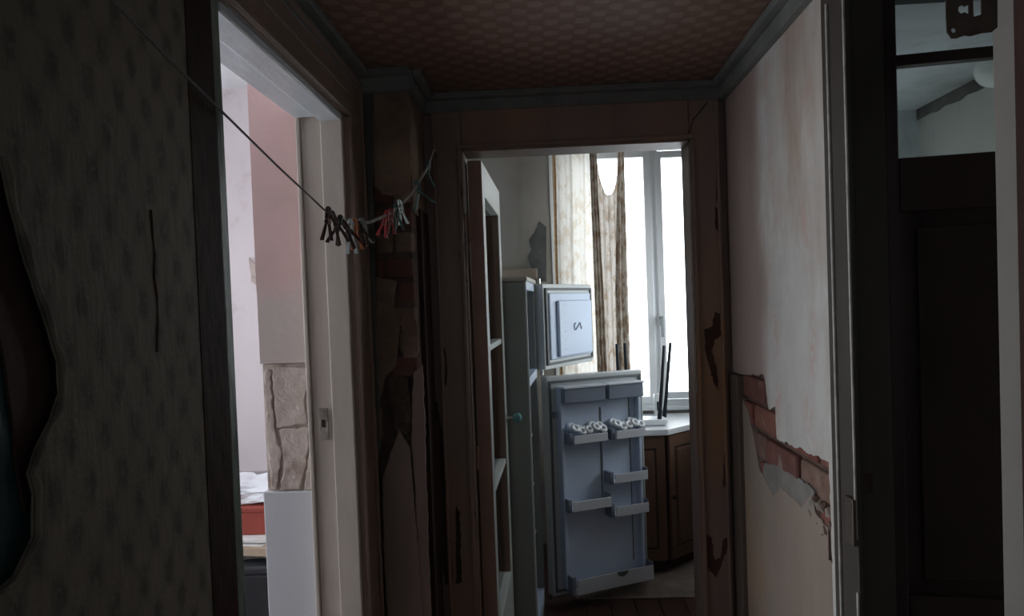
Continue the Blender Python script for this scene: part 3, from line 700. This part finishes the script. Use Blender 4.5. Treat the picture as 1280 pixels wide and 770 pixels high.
# ------------------------------------------------------------------ cabinets, worktop, router
c0 = Vector((.626, 4.088, 0)); ce = Vector((1.13, 4.60, 0))
def cab_front(par, o, ex, ey, w_, z0, z1, nd):
    for k in range(nd):
        a0 = w_ * k / nd + .004; a1 = w_ * (k + 1) / nd - .004
        bm = bmesh.new(); obox(bm, o, ex, ey, ez, a0, a1, 0, .018, z0, z1); dr = obj('door', bm, CAB, par, bevel=.003)
        s = .045
        bm = bmesh.new()
        for q in ((a0 + s, a1 - s, z0 + s + .02, z0 + s + .030), (a0 + s, a1 - s, z1 - s - .03, z1 - s - .02), (a0 + s, a0 + s + .010, z0 + s + .02, z1 - s - .02), (a1 - s - .010, a1 - s, z0 + s + .02, z1 - s - .02)):
            obox(bm, o, ex, ey, ez, q[0], q[1], .012, .0192, q[2], q[3])
        obj('groove', bm, CABG, dr)
        bm = bmesh.new(); obox(bm, o, ex, ey, ez, a0 + s + .018, a1 - s - .018, .012, .023, z0 + s + .038, z1 - s - .038); obj('raised_panel', bm, CAB, dr, bevel=.003)
        kp = o + ex * (a0 + .022) + ez * ((z0 + z1) / 2 + .0) + ey * .018
        bm = bmesh.new(); tube(bm, [kp, kp + ey * .02], .010, 10); obj('knob', bm, CABG, dr)
k1 = empty('kitchen_cabinet', (.37, 4.2, 0), 'straight brown base cabinet beside the open fridge door', 'cabinet')
obj('carcass', bx(.20, .622, 4.108, 4.64, .075, .768), CAB, k1)
obj('plinth', bx(.21, .615, 4.14, 4.6, .005, .075), CABG, k1)
cab_front(k1, Vector((.20, 4.106, 0)), Vector((1, 0, 0)), Vector((0, -1, 0)), .42, .08, .763, 2)
ex = (ce - c0).normalized(); ey = Vector((ex.y, -ex.x, 0)); wl = (ce - c0).length
k2 = empty('kitchen_cabinet', (.85, 4.3, 0), 'angled brown corner cabinet under the window, right of the straight one', 'cabinet')
obj('carcass', pr([Vector((.627, 4.125, .075)), Vector((1.12, 4.63, .075)), Vector((1.12, 4.64, .075)), Vector((.627, 4.64, .075))], (0, 0, .693)), CAB, k2)
obj('plinth', pr([Vector((.635, 4.17, .005)), Vector((1.05, 4.59, .005)), Vector((.635, 4.59, .005))], (0, 0, .07)), CABG, k2)
cab_front(k2, c0 + Vector((.004, .018, 0)), ex, ey, wl * .48, .08, .763, 1)
cab_front(k2, c0 + Vector((.004, .018, 0)) + ex * wl * .48, ex, ey, wl * .5, .08, .763, 1)
wt = tag(obj('worktop', pr([Vector((.19, 4.066, .769)), Vector((.634, 4.066, .769)), Vector((1.16, 4.60, .769)), Vector((1.16, 4.648, .769)), Vector((.19, 4.648, .769))], (0, 0, .033)), WTOP, bevel=.004), 'white worktop on the brown cabinets under the kitchen window', 'worktop')
rz = .8022
rt = empty('router', (.52, 4.2, rz), 'white wireless router with four long black antennas on the white worktop', 'router')
RY = 4.18
rx1 = at(834, 520, 1, RY).x; rx0 = at(766, 520, 1, RY).x
obj('body', bx(rx0, rx1, RY, RY + .15, rz + .004, rz + .036), WHITEP, rt, bevel=.006)
obj('seam', bx(rx0 - .001, rx1 + .001, RY + .001, RY + .151, rz + .022, rz + .025), BLK, rt)
for fx in (rx0 + .02, rx1 - .02): obj('foot', bx(fx - .008, fx + .008, RY + .02, RY + .13, rz, rz + .006), BLK, rt)
for (xb0, yb0, xt, yt, dy) in ((775, 512, 771, 430, .0), (785, 508, 781, 429, .10), (824, 517, 830, 432, -.0), (830, 508, 838, 428, .10)):
    yy = RY + .02 + dy
    A = at(xb0, yb0, 1, yy); B = at(xt, yt, 1, yy); A.z = rz + .03
    bm = bmesh.new(); tube(bm, [A, A + (B - A) * .12, A + (B - A) * .14, B], .0125, 10, .009)
    obj('antenna', bm, BLK, rt)
sb = at(821, 497, 1, 4.6)
ad = empty('power_adapter', (sb.x, 4.58, rz), 'small white socket box standing behind the router at the window sill', 'socket box')
obj('case', bx(sb.x - .02, sb.x + .02, 4.56, 4.60, rz, rz + .13), WHITEP, ad, bevel=.004)
obj('socket', bx(sb.x - .007, sb.x + .007, 4.557, 4.561, rz + .03, rz + .085), BLK, ad)

# ------------------------------------------------------------------ fridge
FH = Vector((-.053, 3.73, 0))
nc = at(664, 560, 1, 3.19); nc.z = 0
fx_ = (FH - nc).normalized(); wid = (FH - nc).length            # along the front, away from the viewer
fd = Vector((-fx_.y, fx_.x, 0))                                 # depth, into the cabinet (to the left)
if fd.x > 0: fd = -fd
fr = empty('fridge', (-.3, 3.45, 0), 'pale two door fridge with both doors open, its grey side toward the hallway', 'fridge')
DEP, FZ0, FZ1 = .56, .045, 1.60
zdv = 1.165
bm = bmesh.new()
obox(bm, nc, fx_, fd, ez, 0, .035, .0, DEP, FZ0, FZ1)
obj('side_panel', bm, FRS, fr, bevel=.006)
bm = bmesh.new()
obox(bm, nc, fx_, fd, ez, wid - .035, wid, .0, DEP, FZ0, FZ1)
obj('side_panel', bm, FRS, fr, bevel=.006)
bm = bmesh.new()
obox(bm, nc, fx_, fd, ez, .035, wid - .035, DEP - .03, DEP, FZ0, FZ1)
obox(bm, nc, fx_, fd, ez, .035, wid - .035, 0, DEP - .03, FZ0, FZ0 + .05)
obox(bm, nc, fx_, fd, ez, .035, wid - .035, 0, DEP - .03, FZ1 - .035, FZ1)
obox(bm, nc, fx_, fd, ez, .035, wid - .035, 0, DEP - .03, zdv - .02, zdv + .02)
obj('inner_shell', bm, FRL, fr)
for z_ in (.38, .62, .86):
    bm = bmesh.new(); obox(bm, nc, fx_, fd, ez, .036, wid - .036, .03, DEP - .04, z_, z_ + .006); obj('shelf', bm, FRB, fr)
bm = bmesh.new(); obox(bm, nc, fx_, fd, ez, -.006, wid + .006, -.008, DEP, FZ1, FZ1 + .022); obj('top_cap', bm, mat('beige fridge top', (.50, .47, .41), None, 4, .5), fr, bevel=.006)
bm = bmesh.new(); obox(bm, nc, fx_, fd, ez, .0, wid, .0, .03, .0, FZ0); obj('base', bm, FRS, fr)
bm = bmesh.new(); obox(bm, nc, fx_, fd, ez, .0, wid, DEP - .04, DEP, .0, FZ0); obj('base', bm, FRS, fr)
bm = bmesh.new(); obox(bm, nc, fx_, fd, ez, .0, .014, -.003, .004, FZ0, FZ1); obj('front_edge', bm, FRW, fr)

def frame_of(a, b):
    e = (b - a); e.z = 0; L = e.length; e.normalize(); n = Vector((e.y, -e.x, 0)); return e, n, L
# lower door
A = Vector((-.012, 3.70, 0)); B = Vector((.490, 3.95, 0)); e, n, L = frame_of(A, B)
DZ0, DZ1 = .045, 1.14
dr = empty('fridge_door_root', (0, 0, 0)); bpy.data.objects.remove(dr)
bm = bmesh.new(); obox(bm, A, e, n, ez, 0, L, -.058, 0, DZ0, DZ1); fdoor = obj('lower_door', bm, FRW, fr, bevel=.006)
def sub(name, q, m, par, bv=.003, sm=False):
    bm = bmesh.new()
    for a in q: obox(bm, A, e, n, ez, *a)
    return obj(name, bm, m, par, bevel=bv)
sub('gasket', [(.012, .024, 0, .010, DZ0 + .02, DZ1 - .02), (L - .024, L - .012, 0, .010, DZ0 + .02, DZ1 - .02), (.024, L - .024, 0, .010, DZ0 + .02, DZ0 + .032), (.024, L - .024, 0, .010, DZ1 - .032, DZ1 - .02)], GASK, fdoor)
LN0, LN1 = .05, L - .045
sub('liner', [(LN0, LN1, 0, .016, DZ0 + .045, DZ1 - .05)], FRL, fdoor, .006)
for q_ in [(LN0, LN0 + .018, .016, .05, DZ0 + .045, DZ1 - .055), (LN1 - .018, LN1, .016, .05, DZ0 + .045, DZ1 - .055), (L * .525, L * .525 + .008, .016, .022, .47, DZ1 - .17)]: sub('liner_rail', [q_], FRL, fdoor, .003)
for q_ in [(L * .51, L * .51 + .005, .016, .018, .45, DZ1 - .17), (LN1 - .055, LN1 - .050, .016, .018, .16, DZ1 - .10)]: sub('groove', [q_], GASK, fdoor, 0)
def bin_(name, a0, a1, z0, z1, dpt=.095, notch=False):
    b = sub(name, [(a0 + .022, a1 - .006, dpt - .006, dpt, z0, z1), (a0 + .022, a1 - .006, .017, dpt - .006, z0, z0 + .005)], FRB, fdoor, .002)
    sub('bin_end', [(a0, a0 + .022, .017, dpt - .012, z0 - .004, z1 + .012)], FRE, b, .004)
    sub('bin_end', [(a1 - .006, a1, .017, dpt - .012, z0 - .004, z1 + .012)], FRE, b, .002)
    return b
mid = L * .525
# two lidded compartments
for a0, a1 in ((.055, mid - .008), (mid + .012, LN1 - .004)):
    b = sub('lidded_bin', [(a0, a1, .016, .085, 1.012, 1.085)], FRE, fdoor, .004)
    sub('bin_lid', [(a0 - .004, a1 + .004, .016, .092, 1.083, 1.092)], FRB, b, .003)
# egg shelves
for a0, a1 in ((.075, mid - .002), (mid + .02, LN1)):
    b = bin_('egg_shelf', a0, a1, .810, .852)
    bm = bmesh.new(); rr = random.Random(4)
    nn = 5
    for k in range(nn):
        for j in range(2):
            c = A + e * (a0 + .04 + (a1 - a0 - .06) * k / (nn - 1)) + n * (.035 + .038 * j) + ez * (.866 + .02 * rr.random() + (.018 if k == 0 else 0))
            R_, r_ = .0155, .0085
            ax1 = e; ax2 = (ez * .75 + n * -.66).normalized(); ax3 = ax1.cross(ax2)
            rings = []
            for i in range(12):
                th = 2 * pi * i / 12; dirr = ax1 * cos(th) + ax2 * sin(th)
                rings.append([bm.verts.new(c + dirr * (R_ + r_ * cos(p_)) + ax3 * r_ * sin(p_)) for p_ in [2 * pi * q / 6 for q in range(6)]])
            for i in range(12):
                for q in range(6): bm.faces.new((rings[i][q], rings[i][(q + 1) % 6], rings[(i + 1) % 12][(q + 1) % 6], rings[(i + 1) % 12][q]))
    obj('egg_tray', bm, WHITEP, b, smooth=True)
bin_('door_bin', mid + .005, LN1 + .006, .588, .635)
bin_('door_bin', .058, mid + .008, .478, .528)
bin_('door_bin', mid + .005, LN1 + .006, .420, .470)
b = bin_('bottle_bin', .058, LN1 + .012, .075, .150, .11)
bm = bmesh.new()      # finger notch: a half disc lip on the bottle bin
cc = A + e * (L * .60) + n * .1105 + ez * .150
pts = [cc + e * (.032 * cos(t_)) - ez * (.026 * sin(t_)) for t_ in [pi * k / 12 for k in range(13)]]
prism(bm, pts, n * .0015); obj('finger_notch', bm, GASK, b)
sub('latch', [(.028, .045, 0, .03, .935, .965)], FRE, fdoor, .002)
# freezer door
A2 = Vector((-.012, 3.70, 0)); B2 = Vector((.254, 4.20, 0))
Z0, Z1 = 1.175, 1.60
A_, e_, n_, L_ = A, e, n, L
e, n, L = frame_of(A2, B2); A = A2
bm = bmesh.new(); obox(bm, A, e, n, ez, 0, L, -.058, 0, Z0, Z1); fz = obj('freezer_door', bm, FRW, fr, bevel=.006)
sub('gasket', [(.014, .034, 0, .010, Z0 + .02, Z1 - .02), (L - .028, L - .014, 0, .010, Z0 + .02, Z1 - .02), (.034, L - .028, 0, .010, Z0 + .02, Z0 + .032), (.034, L - .028, 0, .010, Z1 - .032, Z1 - .02)], GASK, fz)
sub('liner', [(.045, L - .04, 0, .014, Z0 + .045, Z1 - .045), (.11, L - .065, .014, .032, Z0 + .055, Z1 - .085)], FRL, fz, .008)
for k in range(6):
    z_ = Z0 + .09 + k * .045
    sub('rib', [(.17, L - .11, .032, .034, z_, z_ + .003)], FRL, fz, 0)
bm = bmesh.new()   # small moulded emblem
for s_, x_ in ((1, .29),):
    pts = [A + e * (x_ + s_ * .018 * cos(t_)) + n * .034 + ez * ((Z0 + Z1) / 2 - .01 + .018 * sin(t_)) for t_ in [pi * .5 + pi * k / 8 for k in range(9)]]
    pts += [A + e * .31 + n * .034 + ez * ((Z0 + Z1) / 2 - .014), A + e * .34 + n * .034 + ez * ((Z0 + Z1) / 2 + .008), A + e * .36 + n * .034 + ez * ((Z0 + Z1) / 2 - .024)]
    tube(bm, pts, .0032, 6)
obj('emblem', bm, FRE, fz)
# hinges between the doors
for z_ in (.02, 1.148, 1.602):
    bm = bmesh.new(); tube(bm, [Vector((-.030, 3.735, z_)), Vector((-.030, 3.735, z_ + .026))], .009, 10); obj('hinge', bm, CHROME, fr)
# things left inside the fridge
pj = nc + fx_ * .40 + fd * .10
tag(obj('food_carton', pr([pj + ez * .8665 + fx_ * a + fd * b for a, b in ((0, 0), (.06, 0), (.06, .06), (0, .06))], (0, 0, .11)), PAPERM, bevel=.003), 'small white carton on the upper shelf inside the fridge', 'carton')
pj = nc + fx_ * .38 + fd * .08
tag(obj('food_box', pr([pj + ez * .6265 + fx_ * a + fd * b for a, b in ((0, 0), (.09, 0), (.09, .1), (0, .1))], (0, 0, .09)), BOARDM, bevel=.003), 'pale brown box on the middle shelf inside the fridge', 'box')

# ------------------------------------------------------------------ right doorway to the toilet
t3 = empty('trim_3', (.62, 1.3, 0), 'dark brown frame of the toilet doorway with worn beads painted pale where they catch light', 'door frame', kind='structure')
yc0 = at(1041, 385, 0, XR).y; yb1 = at(1050, 385, 0, XR).y; ycn = at(1072, 385, 0, XR).y
obj('far_casing', boxes((XR - .010, XR + .0, ycn, yc0, 0, 2.115)), JAMBD, t3, bevel=.003)
obj('highlight_bead', boxes((XR - .016, XR - .010, yb1 - .006, yb1, 0, 2.07)), WHITELINE, t3, bevel=.002)  # worn moulding edges; the light they catch is painted pale
obj('highlight_bead', bx(XR - .014, XR - .009, ycn, ycn + .006, .0, .93), WHITELINE, t3, bevel=.002)
obj('highlight_bead', bx(XR - .014, XR - .009, ycn, ycn + .006, 1.03, 2.07), WHITELINE, t3, bevel=.002)
obj('far_jamb', boxes((XR, .645, ycn + .002, 1.519, 0, 2.16), (.645, .69, ycn + .05, 1.519, 0, 2.16)), JAMBD, t3)
kp_ = at(1066, 650, 0, XR - .01)
obj('keeper_plate', bx(XR - .0185, XR - .010, kp_.y - .022, kp_.y + .016, kp_.z - .045, kp_.z + .045), METAL, t3, bevel=.002)
kp_ = at(1088, 605, 1, ycn)
obj('jamb_gouge', bx(kp_.x - .007, kp_.x + .005, ycn + .0005, ycn + .003, kp_.z - .018, kp_.z + .02), DARKHOLE, t3)
obj('near_jamb', bx(XR - .004, .69, .90, .997, 0, 2.16), NEARJ, t3, bevel=.004)
obj('near_casing', bx(XR - .016, XR - .004, .86, .935, 0, 2.115), RUST, t3, bevel=.004)
obj('head', bx(XR - .01, .69, .90, 1.519, 2.162, 2.178), JAMBD, t3)
# glazed dark door
HP = Vector((.648, ycn + .012, 0)); th = radians(-10)
de = Vector((cos(th), sin(th), 0)); dn = Vector((de.y, -de.x, 0))   # dn faces the viewer
d3 = empty('door_3', (HP.x, HP.y, 0), 'dark brown toilet door with clear glazed upper panes, standing open', 'door', kind='structure')
def onleaf(px, py):
    d = Fw + Sx * ((px - 640) / FPX) - Sy * ((py - CY) / FPX); o = Vector((0, 0, EYE))
    t_ = (HP - o).dot(dn) / d.dot(dn); return o + d * t_
zb_ = onleaf(1186, 193).z; zm0 = onleaf(1186, 75).z; zm1 = onleaf(1186, 61).z
xs_ = (onleaf(1122, 130) - HP).dot(de)
LW = .56
bm = bmesh.new()
for a0, a1, c0_, c1_ in ((0, xs_, .01, 2.16), (LW - .09, LW, .01, 2.16), (xs_, LW - .09, .01, .16), (xs_, LW - .09, zb_ - .10, zb_), (xs_, LW - .09, 2.12, 2.16), (xs_, LW - .09, .82, .92)):
    obox(bm, HP, de, dn, ez, a0, a1, -.038, 0, c0_, c1_)
obj('frame', bm, DARKWOOD, d3, bevel=.003)
bm = bmesh.new(); obox(bm, HP, de, dn, ez, xs_, LW - .09, -.032, -.006, zm0, zm1); obj('glazing_bar', bm, DARKWOOD, d3, bevel=.002)
for c0_, c1_ in ((.16, .82), (.92, zb_ - .10)):
    bm = bmesh.new(); obox(bm, HP, de, dn, ez, xs_, LW - .09, -.028, -.012, c0_, c1_); pn = obj('panel', bm, DARKWOOD, d3)
    bm = bmesh.new(); obox(bm, HP, de, dn, ez, xs_ + .03, LW - .12, -.012, -.006, c0_ + .03, c1_ - .03); obj('raised_field', bm, DARKWOOD, pn, bevel=.004)
for c0_, c1_ in ((zb_, zm0), (zm1, 2.12)):
    bm = bmesh.new(); obox(bm, HP, de, dn, ez, xs_, LW - .09, -.021, -.018, c0_, c1_); obj('pane', bm, GLASS, d3)
kk = HP + de * (LW - .05) + ez * 1.0
bm = bmesh.new(); tube(bm, [kk, kk + dn * .035], .009, 10); tube(bm, [kk + dn * .035, kk + dn * .035 - de * .1], .008, 10); obj('door_handle', bm, METAL, d3)

# metal plate screwed to the near side of the toilet doorway
PYY = .995 - .10
PYY = .897
def PP(l): return [at(x, y, 1, PYY) for x, y in l]
mp_ = None
outer = PP([(1181, -60), (1183, 20), (1184, 40), (1190, 48), (1196, 48), (1206, 44), (1214, 45), (1228, 41), (1240, 40), (1247, 34), (1247, -60)])
key = PP([(1198, 9), (1203, 6), (1207, 8), (1211, 6), (1211, 18), (1206, 15), (1201, 17), (1198, 14)])
slot = PP([(1216, -25), (1226, -27), (1227, 18), (1217, 21)])
scr = PP([(1192 + 3 * cos(a), 38 + 3 * sin(a)) for a in [2 * pi * k / 10 for k in range(10)]])
bm = bmesh.new(); edges = []
for lp in (outer, key, slot, scr):
    vs = [bm.verts.new(p) for p in lp]
    for i in range(len(vs)): edges.append(bm.edges.new((vs[i], vs[(i + 1) % len(vs)])))
r_ = bmesh.ops.triangle_fill(bm, use_beauty=True, edges=edges)
fs = [f for f in r_['geom'] if isinstance(f, bmesh.types.BMFace)]
ex_ = bmesh.ops.extrude_face_region(bm, geom=fs)
bmesh.ops.translate(bm, verts=[v_ for v_ in ex_['geom'] if isinstance(v_, bmesh.types.BMVert)], vec=Vector((0, .002, 0)))
lp_ = empty('lock_plate', (.56, PYY, 1.9), 'dark metal lock plate with keyhole and slot on near side of toilet doorway', 'lock plate')
obj('plate', bm, METAL, lp_)
px_ = at(1247, 0, 1, PYY).x
obj('fixing_leaf', bx(px_ - .004, .5852, PYY, PYY + .002, 1.84, 1.97), METAL, lp_)

# toilet
TX = 1.225
tcz = at(1147, 137, 1, 2.40).z
S('ceiling_toilet', boxes((.69, 1.3, 1.52, 2.42, tcz, 2.26), (.69, 1.3, .5, 1.52, 2.2, 2.26)), TOIL, 'pale blue grey ceiling of the toilet seen through the door glass', 'ceiling')
xcw = at(1147, 137, 1, 2.40).x
S('wall_toilet_back', bx(.69, 1.32, 2.40, 2.419, 0, tcz), TOIL, 'blue grey back wall of the toilet', 'wall')
tw = empty('wall_toilet_right', (xcw, 1.5, 0), 'stained grey green right wall of the toilet', 'wall', kind='structure')
obj('plaster', boxes((xcw, xcw + .08, 2.27, 2.40, 0, tcz), (xcw, xcw + .08, .5, 1.52, 0, 2.2), (xcw, xcw + .08, 1.52, 1.63, 0, tcz), (xcw, xcw + .08, 1.63, 2.27, 0, .7), (xcw, xcw + .08, 1.63, 2.27, 1.7, tcz)), TOIR, tw)
bm = bmesh.new(); random.seed(9)
pts = [Vector((xcw - .001, 2.40 - k * .04, tcz)) for k in range(26)]; lowr = [Vector((xcw - .001, 2.40 - k * .04, tcz - .030 - random.uniform(0, .008))) for k in range(26)][::-1]
prism(bm, pts + lowr, (-.003, 0, 0)); obj('mould_band', bm, MOULDB, tw)
S('wall_toilet_near', bx(.69, 1.3, .42, .5, 0, 2.26), TOIR, 'near wall of the toilet', 'wall')
S('wall_toilet_left', boxes((.686, .70, 1.52, 2.40, 0, tcz), (.686, .70, .5, .9, 0, 2.2), (.686, .70, .9, 1.52, 2.18, 2.2)), TOIR, 'toilet side of the hallway wall', 'wall')
w3 = empty('window_3', (xcw + .04, 1.95, .7), 'small side window of the toilet', 'window', kind='structure')
obj('window_frame', boxes((xcw + .02, xcw + .06, 1.63, 1.66, .7, 1.7), (xcw + .02, xcw + .06, 2.24, 2.27, .7, 1.7), (xcw + .02, xcw + .06, 1.66, 2.24, .7, .73), (xcw + .02, xcw + .06, 1.66, 2.24, 1.67, 1.7)), WHITEP, w3)
obj('pane', bx(xcw + .035, xcw + .04, 1.66, 2.24, .73, 1.67), GLASS, w3)
gl_ = at(1243, 86, 0, xcw - .055)
lg = empty('wall_lamp', (xcw, gl_.y, gl_.z), 'unlit white globe lamp high on the toilet wall behind the door glass', 'lamp')
bm = bmesh.new(); bmesh.ops.create_uvsphere(bm, u_segments=24, v_segments=16, radius=.045, matrix=Matrix.Translation(gl_)); obj('globe', bm, LAMPG, lg, smooth=True)
bm = bmesh.new(); tube(bm, [gl_ + Vector((.04, 0, 0)), Vector((xcw, gl_.y, gl_.z))], .022, 14); obj('lamp_base', bm, WHITEP, lg)

# ------------------------------------------------------------------ washing line and pegs
def L3(px, py, yy): return at(px, py, 1, yy)
key = [(-60, -95, .62), (140, 0, .80), (215, 78, 1.0), (280, 142, 1.2), (345, 206, 1.42), (405, 262, 1.62), (432, 281, 1.70), (462, 278, 1.80), (490, 266, 1.92), (514, 243, 2.04), (534, 210, 2.14), (541, 188, 2.21)]
pts = [L3(*k) for k in key]
wlw = pts[:]
wl_ = empty('washing_line', tuple(pts[-1]), 'washing line sagging across the hallway from upper left to the corner pilaster', 'washing line')
bm = bmesh.new(); tube(bm, pts[:7], .0021, 8); obj('grey_cord', bm, ROPED, wl_, smooth=True)
bm = bmesh.new(); tube(bm, pts[6:], .0036, 8); obj('white_cord', bm, ROPE, wl_, smooth=True)
hk = pts[-1]
bm = bmesh.new(); tube(bm, [hk, Vector((hk.x - .01, 2.30, hk.z + .02)), Vector((hk.x - .012, D - .02, hk.z + .02))], .003, 8); obj('hook', bm, METAL, wl_)
PM = lambda nm, c: mat(nm, c, None, 20, .55, .1, spec=.2)
cols = {'maroon': PM('maroon peg plastic', (.045, .012, .011)), 'dark red': PM('dark red peg plastic', (.16, .02, .02)), 'brown wooden': PM('brown wooden peg', (.06, .032, .022)),
        'orange': PM('orange peg plastic', (.42, .13, .05)), 'white': PM('white peg plastic', (.55, .62, .62)), 'black': PM('black peg plastic', (.018, .018, .02)),
        'red': PM('red peg plastic', (.33, .03, .035)), 'dark green': PM('dark green peg plastic', (.03, .06, .05)), 'teal': PM('teal peg plastic', (.12, .24, .24)), 'grey': PM('grey peg plastic', (.16, .16, .16))}
def peg(p, ang, spread, col, label, size=.072, yaw=0):
    """a spring clothes peg gripping the cord at p; ang tilts it within the view plane"""
    dn_ = Vector((sin(ang), 0, -cos(ang))); sd = Vector((cos(ang), sin(yaw) * .5, sin(ang))).normalized(); dp = dn_.cross(sd).normalized()
    r = empty('clothes_peg', tuple(p), label, 'clothes peg', 'clothes pegs on the washing line')
    for s in (-1, 1):
        bm = bmesh.new()
        prof = [(-.014, .0010), (-.010, .0055), (.010, .0062), (.022, .0050), (size - .014, .0055 + spread * .5 + .004), (size - .014, .0020 + spread * .5), (.022, .0008), (.004, .0008), (.0, .0030), (-.004, .0008)]
        prism(bm, [p + dn_ * a + sd * (b * s) - dp * .0045 for a, b in prof], dp * .009)
        obj('peg_half', bm, cols[col], r, bevel=.0008)
    bm = bmesh.new()
    for k in range(3): 
        c = p + dn_ * .020 + dp * (-.004 + .004 * k)
        tube(bm, [c + (sd * cos(t_) + dn_ * sin(t_)) * .0062 for t_ in [2 * pi * j / 10 for j in range(11)]], .0012, 5)
    obj('spring', bm, METAL, r)
def on(px):   # the point of the line seen at that column
    for (a, b), (k0, k1) in zip(zip(pts[:-1], pts[1:]), zip(key[:-1], key[1:])):
        if k0[0] <= px <= k1[0]: return a.lerp(b, (px - k0[0]) / (k1[0] - k0[0]))
for px, ang, sp, c, lab, sz in (
    (410, -.10, .010, 'maroon', 'maroon clothes peg hanging straight down, leftmost on the line', .075),
    (416, .35, .012, 'brown wooden', 'brown peg just right of the leftmost maroon peg', .08),
    (424, -.35, .014, 'black', 'black peg hanging lowest to the left in the big cluster', .07),
    (430, .55, .012, 'maroon', 'maroon peg tilted right in the middle of the big cluster', .075),
    (438, .0, .010, 'white', 'white peg hanging low in the big cluster', .082),
    (444, .05, .012, 'orange', 'orange peg beside the white peg in the big cluster', .074),
    (447, .50, .014, 'brown wooden', 'brown peg tilted right near the end of the big cluster', .07),
    (453, .22, .012, 'grey', 'grey peg at the right end of the big cluster', .066),
    (483, -.28, .012, 'red', 'bright red peg, left one of the smaller cluster', .07),
    (489, -.05, .010, 'dark red', 'dark red peg beside the bright red one', .068),
    (495, .10, .012, 'dark green', 'dark green peg in the middle of the smaller cluster', .07),
    (500, .15, .010, 'white', 'white peg at the right of the smaller cluster', .066),
    (521, .32, .05, 'teal', 'teal peg clipped on the rising end, the lower of two', .08),
    (535, -.2, .045, 'teal', 'teal peg clipped nearest the hook, the upper of two', .072)):
    peg(on(px) + Vector((0, 0, .0)), ang, sp, c, lab, sz)
